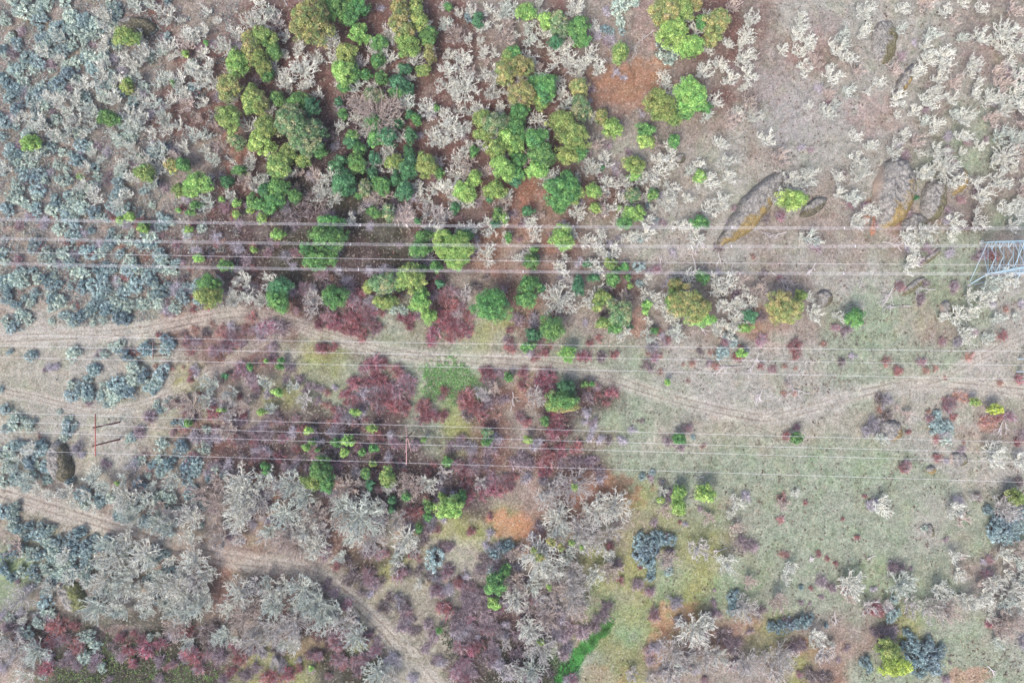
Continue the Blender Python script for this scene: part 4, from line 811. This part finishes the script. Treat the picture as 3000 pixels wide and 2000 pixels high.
for k, lst in groups.items():
    lst.sort(key=lambda e: -e[2]); print(k, len(lst)); rs = Soup()
    for n, (px, py, rp, kd, ex) in enumerate(lst):
        pr = BP[kd] if kd in BP else RP[kd]; m = SR.choice(pr); sc = rp*S/1.5
        x, y = P(px, py, 1.0*sc); z = float(gz(x, y)); rz = SR.uniform(0, 6.28)
        if n < 298:
            o = obj(NM[k], m, None, (x, y, z)); o.rotation_euler = (0, 0, rz); zs = sc**.7; o.scale = (sc, sc*SR.uniform(.8, 1.1), zs)
            later(o, SDESC[kd][0], px, py, SDESC[kd][1], GN[k], sizeword(rp, 14, 23))
        else: inst_into(rs, m, x, y, z, rz, sc)
    if rs.n:
        o = obj({'blue': 'grey_scrub', 'red': 'red_scrub', 'bare': 'dead_scrub'}[k], rs.mesh('scrub', M['shrub' if k == 'blue' else 'twig']))
        tag(o, {'blue': 'small grey-green scrub filling in between larger shrubs', 'red': 'small reddish scrub between the larger red shrubs', 'bare': 'small bare purplish scrub scattered over the hillside'}[k], 'scrub', kind='stuff')

# ------------------------------------------------------------------ uncountable ground cover
SG = np.random.default_rng(31)
def scatter(n, fn, xr=(-122, 122), yr=(-82, 82)):
    """random points kept with probability fn(cell letter weights)"""
    x = SG.uniform(xr[0], xr[1], n); y = SG.uniform(yr[0], yr[1], n)
    px = x/S+1500; py = 1000-y/S
    gx = np.clip(((px+(fbm(px/70, py/70, 3)-.5)*130+SG.normal(size=n)*26)/100).astype(int), 0, 29); gy = np.clip(((py+(fbm(px/70+90, py/70+40, 3)-.5)*130+SG.normal(size=n)*26)/100).astype(int), 0, 19)
    L = np.array([list(r[:30]) for r in GMAP])[gy, gx]
    p = fn(L, px, py); k = SG.random(n) < p
    k &= ~((((px-1850)/90)**2+((py-220)/90)**2) < 1)
    return x[k], y[k], px[k], py[k]
def prob(tbl):
    def f(L, px, py):
        out = np.zeros(len(L)); 
        for ch, v in tbl.items(): out[L == ch] = v
        return out*np.clip((fbm(px/40+5, py/40+60, 3)-.3)*3, .05, 1)
    return f
def not_track(px, py, m=1.0):
    ok = np.ones(len(px), bool)
    for k, (l, hw) in TRK.items(): ok &= poly_dist(px, py, l[::3]) > hw*m
    return ok
# dark dead tufts
x, y, px, py = scatter(34000, lambda L, px, py: prob({'g': .75, 'n': .8, 't': .25, 'G': .5, 'y': .2, 'p': .25, 'o': .1, 'r': .05})(L, px, py)*np.clip((px-1450)/700, 0.06, 1)*np.clip((fbm(px/30+11, py/30+2, 2)-.32)*5, 0.05, 1))
k = not_track(px, py, .9); x, y = x[k], y[k]; N = len(x); z = gz(x, y); s = Soup()
for j in range(3):
    c = np.stack([x, y, z+.08], 1)+SG.normal(size=(N, 3))*[.13, .13, .02]
    cc = lin(118, 98, 92)*.55*(.55+1.0*SG.random((N, 1)))
    s.cards(c, SG.normal(size=(N, 3))*.35+[0, 0, 1], .07+.2*SG.random(N)**1.5, cc, SG, .65)
tag(obj('dead_tufts', s.mesh('dead_tufts', M['litter'])), 'small dark dead tufts dotted over the pale meadow', 'dead tufts', kind='stuff')
# pale and green grass
x, y, px, py = scatter(90000, prob({'g': .7, 'n': .9, 't': .8, 'G': 1, 'y': .9, 'p': .35, 'o': .25, 'r': .1, 'd': .1, 'k': .2}))
k = not_track(px, py, .8); x, y, px, py = x[k], y[k], px[k], py[k]; N = len(x); z = gz(x, y); s = Soup()
gc = ground_col(x, y); a = SG.random((N, 1)); gc = np.clip(gc*(.55+1.3*a), 0, .8)
mixg = (SG.random((N, 1)) < .3); gc = np.where(mixg, lin(196, 188, 164)*.62, gc)
s.cards(np.stack([x, y, z+.1], 1), SG.normal(size=(N, 3))*.6+[0, 0, 1], .09+.12*SG.random(N), gc, SG, .28)
tag(obj('dry_grass', s.mesh('dry_grass', M['grass'])), 'dry winter grass over the open hillside', 'grass', kind='stuff')
# leaf litter under the oaks
x, y, px, py = scatter(90000, prob({'r': 1, 'p': .8, 'o': .8, 'd': .8, 'k': .3, 'g': .15}))
k = not_track(px, py, .8); x, y = x[k], y[k]; N = len(x); z = gz(x, y); s = Soup()
pal = np.array([lin(150, 96, 78), lin(120, 78, 70), lin(96, 66, 62), lin(176, 140, 128), lin(140, 118, 112)])*.6
s.cards(np.stack([x, y, z+.05], 1), SG.normal(size=(N, 3))*.3+[0, 0, 1], .07+.11*SG.random(N), pal[SG.integers(0, 5, N)]*(.8+.4*SG.random((N, 1))), SG, .7)
tag(obj('leaf_litter', s.mesh('leaf_litter', M['litter'])), 'fallen reddish-brown leaves under the bare oaks', 'leaf litter', kind='stuff')
# bramble and undergrowth on the dark ground
def undergrowth(name, tbl, cols, n, label, cat, h, leaf, mat, extra=None):
    x, y, px, py = scatter(n, prob(tbl)) if extra is None else extra
    N = len(x); z = gz(x, y); s = Soup(); c = np.array(cols)[SG.integers(0, len(cols), N)]*(.6+.7*SG.random((N, 1)))
    hh = h*np.clip(fbm(x/1.6+4, y/1.6+9, 2), .1, 1)
    b = np.stack([x, y, z+hh*SG.random(N)], 1); d = SG.normal(size=(N, 3))*[.35, .35, .2]; d[:, 2] = np.abs(d[:, 2])
    if leaf: s.cards(b+[0, 0, .1], d+[0, 0, .4], .09+.1*SG.random(N), c, SG, .7)
    else: s.tubes(b, b+d*1.2, .045, .02, c, 3)
    tag(obj(name, s.mesh(name, mat)), label, cat, kind='stuff')
undergrowth('bramble_stems', {'d': 1, 'k': .9, 'r': .22, 'p': .12}, [lin(104, 74, 78)*.8, lin(132, 82, 86)*.8, lin(66, 50, 54)*.8, lin(150, 134, 136)*.8, lin(54, 42, 46)], 95000, 'tangled brown and purple bramble stems in the hollows', 'bramble', 1.0, False, M['twig'])
undergrowth('bramble_leaves', {'k': 1, 'd': .25, 'r': .03}, [lin(66, 84, 52)*.8, lin(84, 104, 58)*.8, lin(96, 78, 66)*.8, lin(58, 62, 50)*.8], 60000, 'dark green bramble leaves low in the shaded gully', 'bramble', .9, True, M['grass'])
def left_pts(n, thr):
    px = SG.uniform(-20, 700, n); py = SG.uniform(-20, 960, n); k = (fbm(px/26+7, py/26+3, 3)+.25*SG.random(n) > thr+.22*np.clip((px-350)/350, 0, 1)) & ~((py > 880) & (px < 220)) & not_track(px, py, 1.3)
    px, py = px[k], py[k]; return (px-1500)*S, (1000-py)*S, px, py
undergrowth('brush_leaves', None, [BL[0]*.75, BL[1]*.75, BG[1]*.75, BD[1]*.75], 0, 'low blue-grey brush carpeting the upper left hillside', 'brush', .9, True, M['shrub'], left_pts(60000, .56))
undergrowth('brush_twigs', None, [lin(196, 168, 168)*.8, lin(168, 134, 134)*.8, lin(206, 196, 192)*.8, lin(120, 92, 96)*.8], 0, 'pinkish bare twigs between the blue-grey shrubs', 'brush', .8, False, M['twig'], left_pts(26000, .5))
def ellipse_pts(n, px, py, rx, ry, thr=0.0):
    q = SG.normal(size=(n, 2)); q /= np.linalg.norm(q, axis=1, keepdims=True); q *= np.sqrt(SG.random((n, 1)))
    X_ = px+q[:, 0]*rx; Y_ = py+q[:, 1]*ry
    k = fbm(X_/12, Y_/12, 3)+.35*(1-np.hypot(q[:, 0], q[:, 1])) > .5+thr
    X_, Y_ = X_[k], Y_[k]
    x, y = (X_-1500)*S, (1000-Y_)*S
    return x, y, X_, Y_
ex = [ellipse_pts(3500, 1310, 1100, 72, 60, .03), ellipse_pts(2200, 1355, 1140, 60, 50, .05), ellipse_pts(1200, 1280, 1150, 50, 30, .08)]
undergrowth('green_scrub', None, [lin(112, 166, 92)*.9, lin(92, 140, 80)*.9, lin(140, 186, 116)*.9, lin(160, 156, 136)*.9], 0, 'patch of low bright green scrub beside the red shrubs', 'ground cover', .5, True, M['grass'], tuple(np.concatenate([e[i] for e in ex]) for i in range(4)))
ex = [ellipse_pts(2600, 190, 1975, 120, 60, .04), ellipse_pts(3200, 360, 1950, 150, 70, .05), ellipse_pts(2600, 540, 1975, 120, 50, .05), ellipse_pts(1500, 280, 1900, 80, 50, .08), ellipse_pts(900, 660, 1990, 80, 40, .08)]
undergrowth('ivy_cover', None, [lin(110, 142, 78)*.9, lin(84, 112, 70)*.9, lin(136, 166, 92)*.9, lin(120, 110, 100)*.9], 0, 'dull green ivy and bramble mat along the lower left edge', 'ground cover', .6, True, M['grass'], tuple(np.concatenate([e[i] for e in ex]) for i in range(4)))
ex = [ellipse_pts(2600, 1610, 1960, 85, 60, .04), ellipse_pts(1300, 1330, 1850, 40, 90, .05), ellipse_pts(900, 1085, 1950, 40, 50, .05)]
undergrowth('thorn_mat', None, [lin(62, 76, 56)*.8, lin(78, 68, 64)*.8, lin(60, 92, 60)*.8], 0, 'dark thorny mat left of the bright grass strip', 'ground cover', .8, True, M['grass'], tuple(np.concatenate([e[i] for e in ex]) for i in range(4)))
# bright green seep grass
strip = resample([(1640, 1998), (1665, 1955), (1695, 1915), (1730, 1880), (1765, 1845), (1790, 1815)], 6)
n = 16000; t = SG.integers(0, len(strip)-1, n); w = SG.normal(size=n)*np.interp(np.arange(len(strip)), [0, len(strip)*.5, len(strip)-1], [13, 8, 6])[t]*(.6+.9*fbm(t/6.0, t/9.0, 2))
X_ = strip[t, 0]+w*.75+SG.normal(size=n)*3; Y_ = strip[t, 1]+w*.65+SG.normal(size=n)*3
k = np.abs(w) < 24; X_, Y_ = X_[k], Y_[k]; x = (X_-1500)*S; y = (1000-Y_)*S; N = len(x); s = Soup()
yl = np.clip((1950-Y_)/220, 0, 1)[:, None]*(SG.random((N, 1)) < .5)
cc = (lin(98, 192, 96)*(1-yl)+lin(150, 176, 96)*yl)*(.4+.6*SG.random((N, 1)))*(.35+.9*fbm(x/.9, y/.9, 2))[:, None]*np.array([1.1, .92, 1.0])
s.cards(np.stack([x, y, gz(x, y)+.12], 1), SG.normal(size=(N, 3))*.45+[0, 0, 1], .12+.1*SG.random(N), cc, SG, .5)
tag(obj('seep_grass', s.mesh('seep_grass', M['grass'])), 'strip of lush bright green grass at the bottom edge', 'grass', kind='stuff')
# fallen twigs
x, y, px, py = scatter(5200, prob({'p': .9, 'g': .7, 'r': .4, 'n': .3, 'o': .3})); N = len(x); a = SG.random(N)*3.14; L_ = .3+.9*SG.random(N)**3
p0 = np.stack([x, y, gz(x, y)+.06], 1); p1 = p0+np.stack([np.cos(a)*L_, np.sin(a)*L_, .05*SG.random(N)], 1); s = Soup()
s.tubes(p0, p1, .03, .02, lin(206, 200, 190)*.7, 3)
tag(obj('fallen_twigs', s.mesh('fallen_twigs', M['bark'])), 'scattered bleached fallen twigs on the ground', 'twigs', kind='stuff')
# dry tan grass field in the lower centre
x, y, _a, _b = ellipse_pts(9000, 1235, 1800, 90, 150, .05)
N = len(x); s = Soup(); s.cards(np.stack([x, y, gz(x, y)+.12], 1), SG.normal(size=(N, 3))*.8+[0, 0, 1], .12+.14*SG.random(N), lin(198, 190, 166)*.62*(.8+.35*SG.random((N, 1))), SG, .22)
tag(obj('straw_grass', s.mesh('straw_grass', M['grass'])), 'bleached straw-coloured grass in the lower centre', 'grass', kind='stuff')

# ------------------------------------------------------------------ fallen dead trees
def snag(px, py, L, ang, seed, label, fan=.6, r=.11, k=8, bright=lin(214, 206, 204)):
    """L in photo pixels: trunk from (px,py) toward ang (photo degrees anticlockwise), branches fanning out at the far end"""
    rnd = random.Random(seed); x, y = P(px, py); s = Soup(); b = Soup(); a0 = math.radians(ang); Lm = L*S
    p = np.array([0, 0, .15]); d = np.array([math.cos(a0), math.sin(a0), 0]); pts = [p]
    n = 6
    for i in range(n):
        d = d+np.array([rnd.gauss(0, .12), rnd.gauss(0, .12), 0]); d /= np.linalg.norm(d); p = p+d*Lm/n; p[2] = .15+.06*i; pts.append(p)
    pts = np.array(pts); rr = np.linspace(r, r*.45, n+1)
    s.tubes(pts[:-1], pts[1:], rr[:-1], rr[1:], bright*.8, 5)
    segs = []
    def br(p, a, L_, lv):
        q = p
        for i in range(3):
            a += rnd.gauss(0, .22); q2 = q+np.array([math.cos(a), math.sin(a), rnd.uniform(-.02, .15)])*L_/3; q2[2] = max(.08, q2[2]); segs.append((q, q2, lv)); q = q2
            if lv < 2 and rnd.random() < .75: br(q, a+rnd.choice((-1, 1))*rnd.uniform(.3, .8), L_*.5, lv+1)
    for i in range(k):
        j = rnd.randint(2, n); br(pts[j], a0+rnd.uniform(-1, 1)*fan*1.6, Lm*rnd.uniform(.25, .6), 0)
    lv = np.array([q[2] for q in segs]); b.tubes([q[0] for q in segs], [q[1] for q in segs], np.array([.07, .05, .035])[lv], np.array([.055, .035, .02])[lv], bright*.85, 3)
    o = empty('fallen_tree', (x, y, float(gz(x, y)))); obj('trunk', s.mesh('trunk', M['bark']), o); obj('branches', b.mesh('branches', M['bark']), o)
    tag(o, label, 'fallen tree', 'bleached fallen trees')
def TZ(c, r, x, y): return T(c, r, x, y)
for c, r, zx, zy, L, ang, fan, k, label in [
 (2,0,975,210,62,222,.35,3,'bleached forked log lying at the edge of the orange clearing'),
 (2,1,1290,0,58,265,.7,12,'fallen bleached crown fanning downward below a lime tree under the wires'),
 (2,1,1425,165,40,285,.5,4,'crooked bleached branch between the wire bundles right of centre'),
 (2,1,1520,250,48,270,.3,3,'thin crooked limb beside another under the third wire bundle'),
 (2,1,1240,180,30,300,.3,3,'small dead branch on bare ground between wire bundles'),
 (2,1,1030,290,30,95,.3,3,'short upright stick pile on pale ground under the wires'),
 (2,1,1290,350,60,178,.4,6,'dark-tipped dead branches left of a green bush under the wires'),
 (2,1,1720,1110,34,250,.9,10,'small bleached branch fan above the main track, left one of two'),
 (3,1,285,1140,52,185,.7,9,'small bleached branch fan above the main track, right one of two'),
 (2,1,1600,950,60,190,.7,9,'pale dead crown spread below the blue-grey bush on the slope'),
 (2,1,1700,860,44,260,.8,9,'pale dead crown right of a lime sapling on the slope'),
 (3,1,335,240,30,235,.8,7,'dead fan of twigs between two wire bundles at the right'),
 (3,1,30,310,50,330,.6,7,'dead branch sprawling left of the round olive tree and below wires'),
 (3,1,900,360,62,222,.5,9,'large bleached dead limb left of the ochre ridge rock'),
 (3,1,655,340,26,240,.3,3,'short bleached pole-like log between wires and meadow'),
 (3,1,1150,425,44,190,.5,6,'grey dead branch right of the ochre ridge rock'),
 (3,1,980,540,66,176,.3,6,'long flat bleached log near the green gap below the boulders'),
 (3,1,790,100,50,10,.4,6,'thin bleached limb along the second wire bundle by the boulders'),
 (3,1,130,30,50,205,.6,6,'dead branch under the upper wires below the long boulder'),
 (3,1,1640,1280,56,250,.4,5,'slender dead branch beside the yellow bush at the right'),
 (2,0,1440,1540,40,0,.3,2,'pale straight limb lying along the upper wires'),
 (2,2,1475,635,40,195,.35,3,'bleached curved log among pale oaks on the lower slope'),
 (2,2,1320,145,20,165,.2,1,'small white log in the meadow beneath the lowest wire'),
 (3,2,350,690,26,200,.9,6,'tiny dark-red-based dead shrub skeleton in the right meadow'),
 (3,2,460,1070,30,265,.6,6,'forked white dead stump lying in the lower right meadow'),
 (3,2,735,690,20,190,.6,3,'tiny bleached branch on grass above the purple bush'),
 (3,2,250,1320,24,200,.4,3,'short grey log on orange leaves at the lower right'),
 (3,2,1500,1440,30,320,.4,3,'thin grey branch right of the largest blue-grey shrub'),
 (2,1,5,1130,38,280,.4,4,'crooked pale branch on orange soil right of the red shrubs'),
 (2,1,770,730,22,250,.2,1,'short white stick on orange ground beside olive trees'),
 (2,1,1270,660,36,310,.4,3,'pale limb poking from under the large oval olive tree'),
 (2,1,1070,780,34,160,.6,5,'small dead branch near a green sapling below the oval tree'),
 (1,0,80,0,10,200,.4,3,'pale twig heap at the top edge left of the olive tree'),
 (1,2,1160,1300,10,20,.4,2,'small pale branch in the lower centre scrub'),
 (0,2,100,1300,80,215,.15,3,'leaning bleached pole-like limb in the lower left corner, upper one'),
 (0,2,120,1480,56,35,.15,2,'thin bleached limb in the lower left corner, lower one'),
 (1,0,220,50,44,115,.1,1,'dark slim fallen stem left of the round olive tree')]:
    px, py = TZ(c, r, zx, zy); snag(px, py, L, ang, int(px*7+py), label, fan, .1, k)

# ------------------------------------------------------------------ timber and steel pole frames
WOODC = lin(134, 66, 66)*.6; GREYW = lin(150, 132, 128)*.7
def pole_frame(name, label, basexy, top_h, arm, col, colarm, xbrace, steel=False, rad=.2, insul=3):
    """basexy: two world base points of the poles; arm: (y0,y1) ends of the crossarm in world y"""
    (x0, y0), (x1, y1) = basexy; cx = (x0+x1)/2; cy = (y0+y1)/2; gzv = float(gz(cx, cy)); o = empty(name, (cx, cy, gzv)); mt = M['steel'] if steel else M['wood']
    for (x, y) in basexy:
        s = Soup(); s.tubes([[x-cx, y-cy, -.3]], [[x-cx, y-cy, top_h]], rad, rad*.75, col, 10)
        s.tubes([[x-cx, y-cy, top_h]], [[x-cx, y-cy, top_h+.06]], rad*.75, .01, col, 10); obj('pole', s.mesh('pole', mt), o)
    s = Soup()
    s.box([rad+.09, (arm[0]+arm[1])/2-cy, top_h-.5], [.15, abs(arm[1]-arm[0]), .22], colarm)
    obj('crossarm', s.mesh('crossarm', mt), o)
    if xbrace:
        for a, b in (((y0-cy), (y1-cy)), ((y1-cy), (y0-cy))):
            s = Soup(); s.tubes([[.33 if a < b else -.33, a, top_h*.35]], [[.33 if a < b else -.33, b, top_h*.85]], .1, .1, colarm, 6); obj('brace', s.mesh('brace', mt), o)
    for i in range(insul):
        y = arm[0]+(arm[1]-arm[0])*(.03+.94*i/(insul-1))-cy; s = Soup()
        for q in range(6): s.tubes([[0, y, top_h-.6-.16*q]], [[0, y, top_h-.72-.16*q]], .13, .06, lin(225, 225, 225)*.8, 8)
        s.tubes([[0, y, top_h-.35]], [[0, y, top_h-1.6]], .03, .03, lin(120, 120, 120), 6); obj('insulator', s.mesh('insulator', mt), o)
    tag(o, label, 'power pole', 'power line pole frames')
def b_(px, py): return P(px, py)
pole_frame('timber_pole_frame', 'red-brown timber double pole frame with long leaning poles, leftmost', [b_(351, 1236), b_(351, 1286)], 10.2, (P(0, 1212, 10)[1], P(0, 1336, 10)[1]), WOODC, lin(196, 120, 112)*.7, False, rad=.19, insul=4)
pole_frame('timber_pole_frame', 'slim weathered timber pole frame on pale grass beside the main track', [b_(481, 1007), b_(491, 1040)], 6.6, (P(0, 990, 6.6)[1], P(0, 1057, 6.6)[1]), lin(170, 120, 96)*.7, GREYW, False, rad=.14)
pole_frame('timber_pole_frame', 'pinkish timber pole frame with crossed braces in the central scrub', [b_(1207, 1267), b_(1205, 1312)], 9.6, (P(0, 1248, 9.6)[1], P(0, 1362, 9.6)[1]), lin(92, 62, 60)*.7, lin(200, 158, 156)*.8, True, rad=.13, insul=4)
pole_frame('steel_pole_frame', 'pale steel double pole frame cut off by the right edge', [b_(2980, 1050), b_(2977, 1087)], 9.0, (P(0, 1030, 9)[1], P(0, 1112, 9)[1]), lin(190, 205, 215)*.8, lin(190, 205, 215)*.8, False, True, .2)

# ------------------------------------------------------------------ lattice pylon at the right edge
SC_ = lin(170, 196, 210)*.85
def pylon():
    F0 = [P(2839, 837), P(2973, 839), P(3009, 711), P(2877, 709)]; cx = sum(p[0] for p in F0)/4; cy = sum(p[1] for p in F0)/4
    o = empty('lattice_pylon', (cx, cy, float(gz(cx, cy)))); foot = np.array([[p[0]-cx, p[1]-cy, 0] for p in F0])
    lev = [0, 3.2, 5.4, 7.6, 10.2, 13.2, 16.4, 19.6, 22, 24.2]
    body = np.array([[109.6-cx, 15.6-cy, 0], [117.0-cx, 15.6-cy, 0], [117.0-cx, 22.9-cy, 0], [109.6-cx, 22.9-cy, 0]])
    def corner(i, h):
        if h <= 3.2: p = foot[i]*(1-max(h, 0)/3.2)+body[i]*max(h, 0)/3.2
        else: p = body[i]*(1-.024*(h-3.2))
        return np.array([p[0], p[1], h])
    for i in range(4):
        s = Soup(); c = [corner(i, h) for h in [-.3]+lev[1:]]; s.tubes(c[:-1], c[1:], .15, .14, SC_, 6); obj('leg', s.mesh('leg', M['steel']), o)
        f = Soup(); p = foot[i]; f.tubes([[p[0], p[1], -.3]], [[p[0], p[1], .45]], .5, .45, lin(200, 196, 190)*.7, 14); f.tubes([[p[0], p[1], .45]], [[p[0], p[1], .46]], .45, .01, lin(200, 196, 190)*.7, 14); obj('footing', f.mesh('footing', M['concrete']), o)
    for i in range(4):
        j = (i+1) % 4; s = Soup(); A = []; B = []
        for k in range(len(lev)-1):
            a0, a1 = corner(i, lev[k]), corner(i, lev[k+1]); b0, b1 = corner(j, lev[k]), corner(j, lev[k+1])
            if k: A += [a0]; B += [b0]
            m = (a1+b1)/2
            if 0 < k < 4: A += [a0, b0, (a0+m)/2, (b0+m)/2, (a0+m)/2, (b0+m)/2]; B += [m, m, (a0+a1)/2, (b0+b1)/2, a1, b1]
            else: A += [a0, b0]; B += [b1, a1]
            A.append(a1); B.append(b1)
        s.tubes(A, B, .075, .075, SC_, 4); obj('lattice', s.mesh('lattice', M['steel']), o)
    # bridge truss carrying the phases, running north-south
    s = Soup(); A = []; B = []; zt, zb = 30.0, 28.0; ys = np.arange(-8, 8.01, 2.0)
    for x in (-.9, .9):
        for a, b in zip(ys[:-1], ys[1:]):
            A += [[x, a, zt], [x, a, zb], [x, a, zb], [x, a, zb]]; B += [[x, b, zt], [x, b, zb], [x, b, zt], [x, a, zt]]
    for a in ys: A += [[-.9, a, zt], [-.9, a, zb]]; B += [[.9, a, zt], [.9, a, zb]]
    s.tubes(A, B, .07, .07, SC_, 4); obj('crossarm', s.mesh('crossarm', M['steel']), o)
    s = Soup(); A = []; B = []
    for i in range(4):
        t = corner(i, 24.2); e = np.array([.9*np.sign(t[0]), t[1]*1.6, 28.0]); A += [t, t]; B += [e, [e[0], -e[1]*.3, 28.0]]
    s.tubes(A, B, .09, .09, SC_, 4); obj('cage', s.mesh('cage', M['steel']), o)
    for y in (-5.3, 0, 4.9):
        s = Soup(); 
        for q in range(12): s.tubes([[0, y, 27.9-.14*q]], [[0, y, 27.8-.14*q]], .16, .08, lin(215, 220, 225)*.8, 8)
        s.tubes([[0, y, 28]], [[0, y, 26.2]], .03, .03, SC_, 6); obj('insulator', s.mesh('insulator', M['steel']), o)
    tag(o, 'tall pale blue-grey lattice pylon on concrete footings at the right edge', 'pylon')
pylon()

# ------------------------------------------------------------------ wires
XS = [0, 750, 1500, 2250, 3000]
def wire(ys, h, r, label, group, off=0.0, sag=1.0, col=lin(246, 242, 246)):
    xs = np.linspace(-900, 3900, 97); co = np.polyfit(XS, ys, 2); yy = np.where(xs < 0, np.polyval(co, 0)+xs*(co[1]), np.where(xs > 3000, np.polyval(co, 3000)+(xs-3000)*(2*co[0]*3000+co[1]), np.polyval(co, xs)))
    hh = h-sag*(1-((xs-1500)/1500)**2)*np.where(np.abs(xs-1500) < 1500, 1, 0)
    pts = np.array([[*P(a, b+off, c), c] for a, b, c in zip(xs, yy, hh)])
    s = Soup(); s.tubes(pts[:-1], pts[1:], r, r, col*.9, 6)
    o = obj('power_cable', s.mesh('power_cable', M['wire'])); tag(o, label, 'power cable', group); return pts
for nm, ys in (('uppermost', [642, 655.5, 663, 667, 669]), ('middle', [698, 713, 719, 721.5, 719]), ('lower', [772, 787, 795, 800, 802])):
    for off, w_ in ((-3.2, 'top'), (0, 'centre'), (3.2, 'bottom')):
        pts = wire(ys, 26.5, .014, '%s pale strand of the %s three-strand cable bundle' % (w_, nm), 'high voltage cable bundles', off)
wire([738, 753, 764, 771, 776], 32, .017, 'single thin cable between the middle and lower bundles', 'thin single cables')
for nm, ys in (('topmost', [981, 996, 1009, 1019, 1030]), ('middle', [1012, 1029, 1043, 1057, 1070]), ('bottom', [1046, 1063, 1079, 1095, 1112])):
    wire(ys, 7.5, .021, '%s of the three thin cables following the main dirt track' % nm, 'cables along the main track', 0, .5)
for nm, ys in (('topmost', [1207, 1234, 1255, 1273, 1296]), ('second', [1233, 1264, 1286, 1305, 1327]), ('third', [1262, 1289, 1310, 1331, 1354]), ('lowest', [1317, 1344, 1365, 1386, 1413])):
    wire(ys, 9.2, .021, '%s of four cables crossing below the main dirt track' % nm, 'cables below the main track', 0, .5)
# spacers on the bundles
for px, ys, lab in ((1027, 715.5, 'small white spacer on the middle bundle above dark scrub'), (1050, 789.5, 'small white spacer on the lower bundle above olive tree'), (1055, 659.5, 'small white spacer on the uppermost bundle by a star-shaped oak'),
                    (468, 648, 'small white spacer on the uppermost bundle at the left'), (467, 780.5, 'small white spacer on the lower bundle at the left'), (2143, 720.5, 'white spacer on the middle bundle below the long boulder'),
                    (2506, 720.5, 'spacer on the middle bundle below the largest boulder'), (2472, 800.5, 'spacer on the lower bundle near the dead fan of twigs'), (1533, 795, 'spacer on the lower bundle above green trees'), (2145, 666, 'spacer on the uppermost bundle crossing the long boulder'), (2474, 667.5, 'spacer on the uppermost bundle left of the largest boulder')):
    h = 26.5-1.0*(1-((px-1500)/1500)**2); x, y = P(px, ys, h); s = Soup()
    s.box([0, 0, 0], [.09, .5, .08], lin(225, 218, 225)*.8)
    for d in (-.2, 0, .2): s.tubes([[-.1, d, 0]], [[.1, d, 0]], .055, .055, lin(225, 218, 225)*.8, 8)
    o = obj('cable_spacer', s.mesh('cable_spacer', M['wire']), None, (x, y, h)); tag(o, lab, 'cable spacer', 'cable spacers')


# ------------------------------------------------------------------ thin winter haze between the ground and the drone
hb = Soup(); hb.box([0, 0, (H+4-6)/2], [3400, 3400, H+4+6], np.ones(3))
hz = bpy.data.materials.new('haze'); hz.use_nodes = True; ht = hz.node_tree; ht.nodes.remove(ht.nodes['Principled BSDF'])
pv = ht.nodes.new('ShaderNodeVolumePrincipled'); pv.inputs['Color'].default_value = (1, .98, .96, 1); pv.inputs['Density'].default_value = .00015; pv.inputs['Anisotropy'].default_value = .0
ht.links.new(pv.outputs[0], ht.nodes['Material Output'].inputs['Volume'])
tag(obj('haze', hb.mesh('haze', hz)), 'thin pale winter haze', 'haze', kind='stuff')
finish_labels()
